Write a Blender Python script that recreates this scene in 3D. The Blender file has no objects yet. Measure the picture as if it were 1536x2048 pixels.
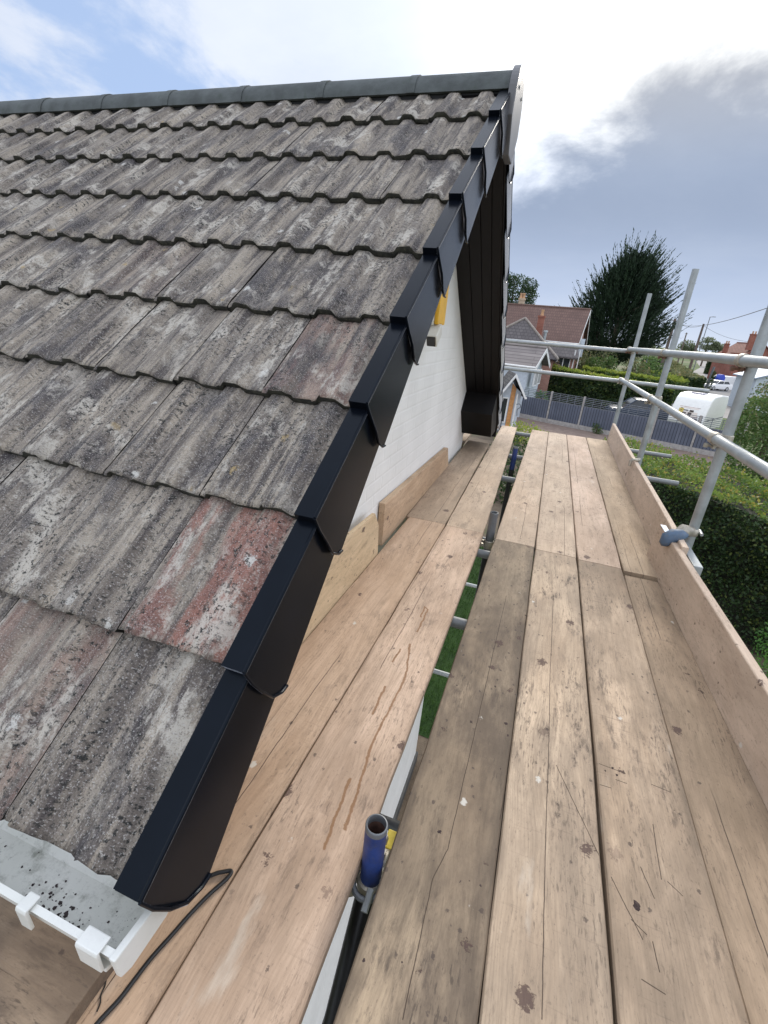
import bpy, bmesh, math, random
import numpy as np
from mathutils import Vector, Matrix

random.seed(7)
rng = np.random.default_rng(11)
S = bpy.context.scene
COL = S.collection
R = math.radians

# ------------------------------------------------------------------ camera
CAM_H = 1.12
F_PX, YAW, PITCH, ROLL = 940.8, -.303298, .383195, .0913637
fw = np.array([math.sin(YAW)*math.cos(PITCH), math.cos(YAW)*math.cos(PITCH), -math.sin(PITCH)])
rt = np.cross(fw, [0, 0, 1]); rt /= np.linalg.norm(rt); up = np.cross(rt, fw)
cr = math.cos(ROLL)*rt + math.sin(ROLL)*up
cu = -math.sin(ROLL)*rt + math.cos(ROLL)*up
cam = bpy.data.cameras.new('camera')
camo = bpy.data.objects.new('camera', cam); COL.objects.link(camo)
camo.matrix_world = Matrix(((cr[0], cu[0], -fw[0], 0), (cr[1], cu[1], -fw[1], 0), (cr[2], cu[2], -fw[2], CAM_H), (0, 0, 0, 1)))
cam.sensor_fit = 'VERTICAL'; cam.sensor_height = 36.0; cam.lens = F_PX/2048*36
cam.clip_start = .02; cam.clip_end = 6000
S.camera = camo
S.render.resolution_x, S.render.resolution_y = 768, 1024

# ------------------------------------------------------------------ sky and sun
SUN_AZ, SUN_EL = R(7), R(29)
SUND = Vector((math.sin(SUN_AZ)*math.cos(SUN_EL), math.cos(SUN_AZ)*math.cos(SUN_EL), math.sin(SUN_EL)))
S.view_settings.view_transform = 'Standard'; S.view_settings.look = 'None'
S.view_settings.gamma = 1; S.view_settings.exposure = 0.40

class NT:
    """small helper for wiring node trees"""
    def __init__(s, tree): s.t = tree; tree.nodes.clear()
    def n(s, typ, **kw):
        nd = s.t.nodes.new(typ)
        for k, v in kw.items():
            if k.startswith('i_'):
                k2 = k[2:]; nd.inputs[int(k2) if k2.isdigit() else k2].default_value = v
            else: setattr(nd, k, v)
        return nd
    def l(s, a, b):
        s.t.links.new(a, b)
    def put(s, nd, idx, v):
        if hasattr(v, 'is_linked'): s.l(v, nd.inputs[idx])
        else: nd.inputs[idx].default_value = v
    def math(s, op, a, b=0.0, clamp=False):
        nd = s.n('ShaderNodeMath', operation=op, use_clamp=clamp)
        s.put(nd, 0, a); s.put(nd, 1, b); return nd.outputs[0]
    def ramp(s, v, lo, hi, a=0.0, b=1.0, smooth=True):
        nd = s.n('ShaderNodeMapRange', interpolation_type='SMOOTHSTEP' if smooth else 'LINEAR')
        s.put(nd, 0, v); nd.inputs[1].default_value = lo; nd.inputs[2].default_value = hi
        nd.inputs[3].default_value = a; nd.inputs[4].default_value = b
        return nd.outputs[0]
    def mix(s, f, a, b, mode='MIX'):
        nd = s.n('ShaderNodeMix', data_type='RGBA', blend_type=mode)
        s.put(nd, 0, f)
        for i, v in ((6, a), (7, b)):
            if hasattr(v, 'is_linked'): s.l(v, nd.inputs[i])
            else: nd.inputs[i].default_value = (*v[:3], 1)
        return nd.outputs[2]
    def mapping(s, vec, scale=(1, 1, 1), loc=(0, 0, 0), rot=(0, 0, 0)):
        nd = s.n('ShaderNodeMapping'); s.l(vec, nd.inputs[0])
        nd.inputs['Scale'].default_value = scale; nd.inputs['Location'].default_value = loc; nd.inputs['Rotation'].default_value = rot
        return nd.outputs[0]
    def noise(s, vec, scale=1, detail=4, rough=.55, dist=0):
        nd = s.n('ShaderNodeTexNoise'); s.l(vec, nd.inputs['Vector'])
        nd.inputs['Scale'].default_value = scale; nd.inputs['Detail'].default_value = detail
        nd.inputs['Roughness'].default_value = rough; nd.inputs['Distortion'].default_value = dist
        return nd.outputs['Fac']
    def voro(s, vec, scale=1, feature='F1', rnd=1):
        nd = s.n('ShaderNodeTexVoronoi', feature=feature); s.l(vec, nd.inputs['Vector'])
        nd.inputs['Scale'].default_value = scale; nd.inputs['Randomness'].default_value = rnd
        return nd
    def sep(s, vec):
        nd = s.n('ShaderNodeSeparateXYZ'); s.l(vec, nd.inputs[0]); return nd.outputs
    def dot(s, vec, d):
        nd = s.n('ShaderNodeVectorMath', operation='DOT_PRODUCT'); s.l(vec, nd.inputs[0]); nd.inputs[1].default_value = d
        return nd.outputs['Value']
    def bump(s, h, strength=.5, dist=.01):
        nd = s.n('ShaderNodeBump'); s.l(h, nd.inputs['Height'])
        nd.inputs['Strength'].default_value = strength; nd.inputs['Distance'].default_value = dist
        return nd.outputs[0]

W = bpy.data.worlds.new("World"); S.world = W; W.use_nodes = True
q = NT(W.node_tree)
out = q.n('ShaderNodeOutputWorld'); bg = q.n('ShaderNodeBackground'); bg.inputs['Strength'].default_value = .1
q.l(bg.outputs[0], out.inputs[0])
sky = q.n('ShaderNodeTexSky', sky_type='NISHITA', sun_disc=False, sun_elevation=SUN_EL, sun_rotation=SUN_AZ, air_density=1.0, dust_density=.6, ozone_density=2.0)
d = q.n('ShaderNodeTexCoord').outputs['Generated']
x, y, z = q.sep(d)
den = q.math('ADD', q.math('MAXIMUM', z, 0), .16)
comb = q.n('ShaderNodeCombineXYZ'); q.l(q.math('DIVIDE', x, den), comb.inputs[0]); q.l(q.math('DIVIDE', y, den), comb.inputs[1])
cp = comb.outputs[0]
n1 = q.noise(q.mapping(cp, (1.3, 1.0, 1), (3.1, .4, 0), (0, 0, .5)), 1.5, 10, .6, .15)
n2 = q.noise(q.mapping(cp, (1, 1, 1), (7, 2, 0)), .8, 6, .6, .3)
sund = q.dot(d, SUND)
glow = q.math('POWER', q.math('MAXIMUM', sund, 0), 20)
# cover grows from the blue corner in the west towards the sun
east = q.ramp(x, -.75, -.05)
cover = q.ramp(q.math('ADD', n1, q.math('MULTIPLY', east, .34)), .43, .62)
nish = q.mix(1.0, sky.outputs[0], (.62, .68, .8), 'MULTIPLY')
cl_l = q.mix(n2, (4.2, 4.9, 6.3), (7.6, 8.0, 8.8))
base = q.mix(cover, q.mix(.8, nish, (3.9, 5.1, 7.4)), cl_l)
# the grey-blue bank of stratus in the lower east
bank = q.math('ADD', q.dot(d, (.344, .315, -.885)), q.math('MULTIPLY', q.math('SUBTRACT', n1, .5), .34))
bm_ = q.math('MULTIPLY', q.ramp(bank, -.075, .075), q.ramp(x, -.5, -.2))
bankc = q.mix(q.ramp(z, .05, .22), (3.9, 4.7, 6.3), (2.45, 3.05, 4.25))
bankc = q.mix(q.ramp(z, .24, .38), bankc, (3.0, 3.2, 3.7))
bankc = q.mix(q.ramp(n2, .35, .7, 0, .22), bankc, (4.6, 5.2, 6.3))
g = q.mix(1.0, base, q.mix(glow, (1, 1, 1), (2.6, 2.5, 2.35)), 'MULTIPLY')
g = q.mix(q.ramp(glow, .12, .75, 0, .92), g, (13.5, 13.5, 13.0))
g = q.mix(q.math('MULTIPLY', bm_, .96), g, bankc)
# pale air above the horizon
g = q.mix(q.ramp(z, .09, -.01, 0, .6), g, (6.3, 6.8, 7.6))
# unseen sky overhead, behind and far east, brightened to light wall and deck
fill_sky = q.math('MAXIMUM', q.math('MAXIMUM', q.ramp(z, .55, .85), q.ramp(y, .25, -.35)), q.math('MULTIPLY', q.ramp(x, .38, .7), q.ramp(z, -.02, .1)))
g = q.mix(q.math('MULTIPLY', fill_sky, .9), g, (10.6, 11.3, 12.9))
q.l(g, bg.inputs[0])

sun = bpy.data.lights.new('sun', 'SUN'); sun.energy = 2.0; sun.angle = R(14); sun.color = (1, .93, .83)
suno = bpy.data.objects.new('sun', sun); COL.objects.link(suno)
suno.rotation_euler = SUND.to_track_quat('Z', 'Y').to_euler()
suno.location = SUND*50

# ------------------------------------------------------------------ helpers
def tag(o, label=None, cat=None, group=None, kind=None):
    for k, v in (('label', label), ('category', cat), ('group', group), ('kind', kind)):
        if v: o[k] = v
    return o

def empty(name, loc, label, cat, group=None):
    o = bpy.data.objects.new(name, None); COL.objects.link(o)
    o.location = loc; o.empty_display_size = .2
    return tag(o, label, cat, group)

def wloc(o):
    v = Vector(o.location)
    while o.parent: o = o.parent; v += Vector(o.location)
    return v

class MB:
    """collects verts and faces in world coordinates, builds one mesh object"""
    def __init__(s): s.v = []; s.f = []; s.m = []
    def add(s, vs, fs, mi=0):
        b = len(s.v); s.v += [tuple(p) for p in vs]
        s.f += [tuple(i+b for i in f) for f in fs]; s.m += [mi]*len(fs); return s
    def hexa(s, P, mi=0):
        return s.add(P, [(3, 2, 1, 0), (4, 5, 6, 7), (0, 1, 5, 4), (1, 2, 6, 5), (2, 3, 7, 6), (3, 0, 4, 7)], mi)
    def box(s, x0, x1, y0, y1, z0, z1, mi=0):
        return s.hexa([(x0, y0, z0), (x1, y0, z0), (x1, y1, z0), (x0, y1, z0), (x0, y0, z1), (x1, y0, z1), (x1, y1, z1), (x0, y1, z1)], mi)
    def obox(s, c, ax, ay, az, hx, hy, hz, mi=0):
        c, ax, ay, az = (Vector(t) for t in (c, ax, ay, az))
        P = [c+ax*(sx*hx)+ay*(sy*hy)+az*(sz*hz) for sz in (-1, 1) for sx, sy in ((-1, -1), (1, -1), (1, 1), (-1, 1))]
        return s.hexa(P, mi)
    def prism(s, poly, dvec, mi=0):
        """polygon (3d points) swept along dvec"""
        n = len(poly); dv = Vector(dvec)
        a = [Vector(p) for p in poly]; b = [p+dv for p in a]
        fs = [tuple(reversed(range(n))), tuple(range(n, 2*n))] + [(i, (i+1) % n, n+(i+1) % n, n+i) for i in range(n)]
        return s.add(a+b, fs, mi)
    def tube(s, pts, r, n=14, cap=True, mi=0, inner=None):
        pts = [Vector(p) for p in pts]; rs = r if isinstance(r, (list, tuple)) else [r]*len(pts)
        rings = []; prev = None
        for i, p in enumerate(pts):
            t = (pts[min(i+1, len(pts)-1)]-pts[max(i-1, 0)]).normalized()
            if prev is None:
                u = t.orthogonal().normalized()
            else:
                u = (prev - t*prev.dot(t)).normalized()
            prev = u; w = t.cross(u)
            rings.append([p+(u*math.cos(2*math.pi*k/n)+w*math.sin(2*math.pi*k/n))*rs[i] for k in range(n)])
        vs = [v for rg in rings for v in rg]; fs = []
        for i in range(len(pts)-1):
            for k in range(n):
                k2 = (k+1) % n
                fs.append((i*n+k, i*n+k2, (i+1)*n+k2, (i+1)*n+k))
        if inner:
            t0 = (pts[-1]-pts[-2]).normalized()
            m = len(vs); L = len(pts)
            last = rings[-1]; c = pts[-1]
            in1 = [c+(v-c)*(inner/rs[-1]) for v in last]
            in2 = [v-t0*min(.12, (pts[-1]-pts[-2]).length*.9) for v in in1]
            vs += in1+in2
            for k in range(n):
                k2 = (k+1) % n
                fs.append(((L-1)*n+k, (L-1)*n+k2, m+k2, m+k))
                fs.append((m+k, m+k2, m+n+k2, m+n+k))
            fs.append(tuple(m+n+k for k in range(n)))
            fs.append(tuple(reversed(range(n))))
        elif cap:
            fs.append(tuple(reversed(range(n)))); fs.append(tuple((len(pts)-1)*n+k for k in range(n)))
        return s.add(vs, fs, mi)
    def build(s, name, mat, parent=None, origin=None, smooth=False, bevel=0, seg=2, angle=35):
        V = np.array(s.v, float)
        if origin is None:
            origin = np.array(wloc(parent)) if parent else np.array([(V[:, 0].min()+V[:, 0].max())/2, (V[:, 1].min()+V[:, 1].max())/2, V[:, 2].min()])
        origin = np.array(origin, float)
        me = bpy.data.meshes.new(name); me.from_pydata([tuple(p) for p in (V-origin)], [], s.f)
        mats = mat if isinstance(mat, (list, tuple)) else [mat]
        for m in mats: me.materials.append(m)
        if len(mats) > 1: me.polygons.foreach_set('material_index', s.m)
        me.update()
        b = bmesh.new(); b.from_mesh(me); bmesh.ops.recalc_face_normals(b, faces=b.faces)
        if bevel:
            es = [e for e in b.edges if len(e.link_faces) == 2 and e.calc_face_angle(0) > R(30)]
            bmesh.ops.bevel(b, geom=es, offset=bevel, segments=seg, affect='EDGES', profile=.6)
        if smooth:
            for f in b.faces: f.smooth = True
            for e in b.edges:
                if len(e.link_faces) == 2 and e.calc_face_angle(0) > R(angle): e.smooth = False
        b.to_mesh(me); b.free()
        o = bpy.data.objects.new(name, me); COL.objects.link(o)
        if parent:
            o.parent = parent; o.location = Vector(origin)-wloc(parent)
        else: o.location = origin
        return o

def fast_mesh(name, V, F4, mat, parent=None, origin=(0, 0, 0), colors=None, uvs=None, midx=None, smooth=False):
    """numpy mesh of quads; colors per face, uvs per vertex"""
    V = np.asarray(V, np.float32)-np.array(origin, np.float32); F4 = np.asarray(F4, np.int32)
    me = bpy.data.meshes.new(name)
    me.vertices.add(len(V)); me.vertices.foreach_set('co', V.ravel())
    me.loops.add(F4.size); me.loops.foreach_set('vertex_index', F4.ravel())
    me.polygons.add(len(F4)); me.polygons.foreach_set('loop_start', np.arange(0, F4.size, 4, dtype=np.int32))
    me.polygons.foreach_set('loop_total', np.full(len(F4), 4, np.int32))
    for m in (mat if isinstance(mat, (list, tuple)) else [mat]): me.materials.append(m)
    if midx is not None: me.polygons.foreach_set('material_index', np.asarray(midx, np.int32))
    if colors is not None:
        at = me.color_attributes.new('tint', 'FLOAT_COLOR', 'CORNER')
        c = np.ones((len(F4), 4, 4), np.float32); c[:, :, :3] = np.asarray(colors)[:, None, :]
        at.data.foreach_set('color', c.ravel())
    if uvs is not None:
        ul = me.uv_layers.new(name='UVMap')
        ul.data.foreach_set('uv', np.asarray(uvs, np.float32)[F4.ravel()].ravel())
    if smooth: me.polygons.foreach_set('use_smooth', np.ones(len(F4), bool))
    me.update(calc_edges=True); me.validate()
    o = bpy.data.objects.new(name, me); COL.objects.link(o)
    if parent:
        o.parent = parent; o.location = Vector(origin)-wloc(parent)
    else: o.location = origin
    return o

# ------------------------------------------------------------------ materials
def newmat(name):
    m = bpy.data.materials.new(name); m.use_nodes = True
    t = NT(m.node_tree)
    o = t.n('ShaderNodeOutputMaterial'); b = t.n('ShaderNodeBsdfPrincipled')
    t.l(b.outputs[0], o.inputs[0])
    return m, t, b

def setc(t, b, col):
    if hasattr(col, 'is_linked'): t.l(col, b.inputs['Base Color'])
    else: b.inputs['Base Color'].default_value = (*col, 1)

def plain(name, col, rough=.6, metal=0, var=.25, scale=6, bump=0, bscale=80, dirt=None, spec=.5):
    m, t, b = newmat(name)
    c = t.n('ShaderNodeTexCoord').outputs['Object']
    n = t.noise(c, scale, 6, .6)
    dk = tuple(v*(1-var) for v in col); lt = tuple(min(1, v*(1+var)) for v in col)
    cc = t.mix(t.ramp(n, .3, .7), dk, lt)
    if dirt:
        cc = t.mix(t.ramp(t.noise(c, scale*2.3, 8, .65), .52, .72, 0, .7), cc, dirt)
    setc(t, b, cc)
    b.inputs['Roughness'].default_value = rough; b.inputs['Metallic'].default_value = metal
    b.inputs['Specular IOR Level'].default_value = spec
    if bump: t.l(t.bump(t.noise(c, bscale, 5, .6), bump, .004), b.inputs['Normal'])
    return m

def wood(name, a, bcol, dirt=.5, dirtcol=(.16, .125, .095), seed=0, crack=.02, saw=.5, spots=.6, white=.3, grain=1.0, knot=.6, stain=.25, axis='Y', marks=(), resin=()):
    """sawn softwood scaffold board: grain along local Y"""
    m, t, b = newmat(name)
    co = t.n('ShaderNodeTexCoord').outputs['Object']
    co0 = co
    if axis == 'X': co = t.mapping(co, (1, 1, 1), (0, 0, 0), (0, 0, R(90)))
    co = t.mapping(co, (1, 1, 1), (seed*3.17, seed*5.31, seed*1.7))
    # wavering of the grain along the length
    wv = t.noise(t.mapping(co, (3, .8, 3)), 1.6, 3, .5)
    kn = t.voro(t.mapping(co, (5.2, 1.25, 5.2)), 1.0)
    kd = t.math('ADD', kn.outputs['Distance'], t.math('MULTIPLY', t.math('SUBTRACT', t.noise(t.mapping(co, (30, 18, 30)), 1, 5, .65), .5), .16))
    kpick = t.ramp(t.sep(kn.outputs['Color'])[0], .55, .58, 0, 1)
    kn_in = t.math('MULTIPLY', t.ramp(kd, .12, .03), kpick)
    kn_halo = t.math('MULTIPLY', t.ramp(kd, .42, .08), kpick)
    xs, ys, zs = t.sep(co)
    px = t.math('ADD', xs, t.math('ADD', t.math('MULTIPLY', wv, .10), t.math('MULTIPLY', kn_halo, .035)))
    cb = t.n('ShaderNodeCombineXYZ'); t.l(px, cb.inputs[0]); t.l(ys, cb.inputs[1]); t.l(zs, cb.inputs[2])
    g1 = t.noise(t.mapping(cb.outputs[0], (95, 1.1, 40)), 1, 4, .6)
    g2 = t.noise(t.mapping(cb.outputs[0], (260, 6, 120)), 1, 3, .6)
    big = t.noise(t.mapping(co, (5, 1.6, 5)), 1, 5, .6)
    col = t.mix(t.ramp(big, .3, .7), a, bcol)
    col = t.mix(t.ramp(g1, .45, .72, 0, .34*grain), col, tuple(v*.55 for v in a))
    col = t.mix(t.ramp(g2, .5, .75, 0, .22*grain), col, tuple(v*.45 for v in a))
    rg_ = t.math('SINE', t.math('MULTIPLY', t.math('ADD', px, t.math('MULTIPLY', wv, .05)), 820.0))
    col = t.mix(t.ramp(rg_, .1, .95, 0, .17*grain), col, tuple(v*.55 for v in a))
    col = t.mix(t.ramp(g1, .42, .22, 0, .3*grain), col, tuple(min(1, v*1.22) for v in bcol))
    col = t.mix(t.math('MULTIPLY', kn_halo, .42*knot), col, (.27, .15, .08))
    col = t.mix(t.math('MULTIPLY', kn_in, .85*knot), col, (.11, .065, .04))
    # general weathering
    dn = t.noise(t.mapping(co, (4.2, 1.5, 4)), 1, 8, .66, .4)
    col = t.mix(t.ramp(dn, .40, .62, 0, min(1, dirt*1.15)), col, dirtcol)
    d2 = t.noise(t.mapping(co, (16, 3.2, 14), (6, 3, 0)), 1, 8, .72, .2)
    col = t.mix(t.ramp(d2, .46, .66, 0, dirt*.72), col, tuple(v*.6 for v in dirtcol))
    col = t.mix(t.ramp(d2, .48, .34, 0, .3), col, tuple(min(1, v*1.2) for v in bcol))
    sn = t.noise(t.mapping(co, (30, 8, 26)), 1, 8, .75, .2)
    sm = t.noise(t.mapping(co, (6, 2.2, 6), (4, 9, 0)), 1, 3, .5)
    smask = t.math('MULTIPLY', t.ramp(sn, .50, .66), t.ramp(sm, .44, .60))
    col = t.mix(t.math('MULTIPLY', smask, stain*1.7, True), col, (.065, .05, .042))
    # fine dark flecks rubbed into the grain, thickest where the board is dirty
    fl = t.noise(t.mapping(co, (150, 26, 120)), 1, 6, .7)
    fz = t.noise(t.mapping(co, (9, 3.4, 9), (3, 3, 8)), 1, 5, .62)
    col = t.mix(t.math('MULTIPLY', t.math('MULTIPLY', t.ramp(fl, .53, .63), t.ramp(fz, .43, .62, .12, 1)), .35+.55*dirt, True), col, (.075, .058, .045))
    fl2 = t.noise(t.mapping(co, (210, 90, 160), (4, 1, 0)), 1, 4, .7)
    col = t.mix(t.math('MULTIPLY', t.ramp(fl2, .58, .70), .45), col, (.09, .07, .055))
    zn = t.noise(t.mapping(co, (2.5, 1.4, 2), (11, 4, 0)), 1, 3, .55)
    col = t.mix(t.ramp(zn, .40, .60, 0, .55*min(1, dirt*1.4)), col, tuple(v*.72 for v in dirtcol))
    ed = t.math('ABSOLUTE', t.sep(co0)[0])
    en = t.math('ADD', ed, t.math('MULTIPLY', t.math('SUBTRACT', t.noise(t.mapping(co, (20, 5, 20), (1, 2, 9)), 1, 6, .65), .5), .09))
    if axis == 'Y': col = t.mix(t.ramp(en, .088, .122, 0, .75*dirt), col, tuple(v*.6 for v in dirtcol))
    # saw marks across the board and drag scratches
    s1 = t.noise(t.mapping(co, (7, 150, 30), (0, 0, 0), (0, 0, .12)), 1, 3, .55)
    s2 = t.noise(t.mapping(co, (4, 3.2, 4), (2, 5, 0)), 1, 3, .5)
    col = t.mix(t.math('MULTIPLY', t.math('MULTIPLY', t.ramp(s1, .6, .72), t.ramp(s2, .45, .62)), saw), col, (.12, .09, .07))
    # blobs of dried dirt
    v1 = t.voro(t.mapping(co, (15, 12, 15)), 1.0)
    warp = t.math('ADD', v1.outputs['Distance'], t.math('MULTIPLY', t.math('SUBTRACT', t.noise(co, 110, 5, .7), .5), .75))
    pk = t.ramp(t.sep(v1.outputs['Color'])[1], 1-.30*spots, 1-.27*spots)
    sz = t.math('MULTIPLY', t.sep(v1.outputs['Color'])[2], .2)
    blob = t.math('MULTIPLY', t.ramp(t.math('SUBTRACT', warp, sz), .12, .05), pk)
    col = t.mix(t.math('MULTIPLY', blob, .82), col, (.075, .045, .04))
    v1b = t.voro(t.mapping(co, (48, 36, 48), (1, 8, 2)), 1.0)
    pkb = t.ramp(t.sep(v1b.outputs['Color'])[1], 1-.22*spots, 1-.19*spots)
    col = t.mix(t.math('MULTIPLY', t.math('MULTIPLY', t.ramp(t.math('ADD', v1b.outputs['Distance'], t.math('MULTIPLY', t.math('SUBTRACT', t.noise(co, 260, 3, .6), .5), .5)), .26, .14), pkb), .7), col, (.06, .045, .04))
    # drips of paint and plaster
    v2 = t.voro(t.mapping(co, (17, 12, 17), (5, 3, 1)), 1.0)
    pk2 = t.ramp(t.sep(v2.outputs['Color'])[0], 1-.12*white, 1-.11*white)
    wsp = t.math('MULTIPLY', t.ramp(t.math('ADD', v2.outputs['Distance'], t.math('MULTIPLY', t.noise(co, 120, 3, .6), .22)), .27, .2), pk2)
    col = t.mix(t.math('MULTIPLY', wsp, .75), col, (.62, .6, .54))
    pw = t.noise(t.mapping(co, (9, 2.4, 9), (8, 1, 0)), 1, 6, .6)
    col = t.mix(t.ramp(pw, .64, .76, 0, .5*white), col, (.60, .54, .46))
    # drying cracks along the grain
    lx = t.math('ADD', xs, t.math('MULTIPLY', t.math('SUBTRACT', t.noise(t.mapping(co, (1, 1.3, 1)), 1, 5, .62), .5), .034))
    cm = None
    for off, wd, key in ((crack, .0010, .49), (crack-.06, .0006, .56)):
        dd = t.math('ABSOLUTE', t.math('SUBTRACT', lx, off+seed*3.17))
        ln = t.math('MULTIPLY', t.ramp(dd, wd*1.5, wd*.5), t.ramp(t.noise(t.mapping(co, (1, .9, 1), (off*90, 0, 3)), 1, 2, .5), key, key+.04))
        cm = ln if cm is None else t.math('MAXIMUM', cm, ln)
    col = t.mix(t.math('MULTIPLY', cm, .85), col, (.05, .035, .028))
    # scratches, saw cuts and resin runs that this one board carries (board coordinates, metres)
    if marks or resin:
        x0_, y0_, z0_ = t.sep(co0)
        wob = t.math('MULTIPLY', t.math('SUBTRACT', t.noise(t.mapping(co0, (18, 18, 18)), 1, 4, .65), .5), 1.0)
        for segs, wd, colr, strg, am in ((marks, .0015, (.045, .03, .022), .9, .004), (resin, .0052, (.21, .105, .045), .8, .020)):
            tot = None
            for (ax_, ay_, bx_, by_) in segs:
                L_ = math.hypot(bx_-ax_, by_-ay_); ux_, uy_ = (bx_-ax_)/L_, (by_-ay_)/L_
                dx_ = t.math('SUBTRACT', t.math('ADD', x0_, t.math('MULTIPLY', wob, am)), ax_); dy_ = t.math('SUBTRACT', y0_, ay_)
                al = t.math('ADD', t.math('MULTIPLY', dx_, ux_), t.math('MULTIPLY', dy_, uy_))
                pe = t.math('ABSOLUTE', t.math('SUBTRACT', t.math('MULTIPLY', dx_, uy_), t.math('MULTIPLY', dy_, ux_)))
                clampd = t.math('SUBTRACT', al, t.math('MINIMUM', t.math('MAXIMUM', al, 0.0), L_))
                dd = t.math('SQRT', t.math('ADD', t.math('MULTIPLY', pe, pe), t.math('MULTIPLY', clampd, clampd)))
                ln = t.ramp(dd, wd, wd*.35)
                tot = ln if tot is None else t.math('MAXIMUM', tot, ln)
            if tot is not None: col = t.mix(t.math('MULTIPLY', tot, strg), col, colr)
    setc(t, b, col)
    b.inputs['Roughness'].default_value = .78; b.inputs['Specular IOR Level'].default_value = .25
    h = t.math('ADD', t.math('MULTIPLY', g1, -.6), t.math('MULTIPLY', g2, -.4))
    h = t.math('ADD', h, t.math('MULTIPLY', cm, -2.5))
    h = t.math('ADD', h, t.math('MULTIPLY', blob, .9))
    h = t.math('ADD', h, t.math('MULTIPLY', s1, -.25))
    t.l(t.bump(h, .5, .0022), b.inputs['Normal'])
    return m

def foliage(name, dark, light, trans=.35, third=None):
    m = bpy.data.materials.new(name); m.use_nodes = True
    t = NT(m.node_tree); o = t.n('ShaderNodeOutputMaterial')
    at = t.n('ShaderNodeAttribute', attribute_name='tint')
    r, g_, b_ = t.sep(at.outputs['Color'])
    c = t.mix(r, dark, light)
    if third: c = t.mix(t.ramp(g_, .82, .9), c, third)
    p = t.n('ShaderNodeBsdfPrincipled'); t.l(c, p.inputs['Base Color']); p.inputs['Roughness'].default_value = .55
    p.inputs['Specular IOR Level'].default_value = .35
    tr = t.n('ShaderNodeBsdfTranslucent'); t.l(t.mix(.5, c, light), tr.inputs[0])
    mx = t.n('ShaderNodeMixShader'); mx.inputs[0].default_value = trans
    t.l(p.outputs[0], mx.inputs[1]); t.l(tr.outputs[0], mx.inputs[2]); t.l(mx.outputs[0], o.inputs[0])
    return m

def galv(name, col=(.36, .385, .39), rough=.46, metal=.45):
    m, t, b = newmat(name)
    c = t.n('ShaderNodeTexCoord').outputs['Object']
    n = t.noise(c, 7, 7, .65); f = t.noise(t.mapping(c, (60, 60, 60)), 1, 3, .6)
    cc = t.mix(t.ramp(n, .3, .7), tuple(v*.8 for v in col), tuple(v*1.12 for v in col))
    cc = t.mix(t.ramp(f, .55, .75, 0, .3), cc, tuple(v*.6 for v in col))
    cc = t.mix(t.ramp(t.noise(c, 16, 6, .7), .62, .72, 0, .5), cc, (.27, .21, .16))
    setc(t, b, cc); b.inputs['Metallic'].default_value = metal
    t.l(t.ramp(n, .3, .7, rough-.08, rough+.14), b.inputs['Roughness'])
    t.l(t.bump(f, .12, .002), b.inputs['Normal'])
    return m

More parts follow.
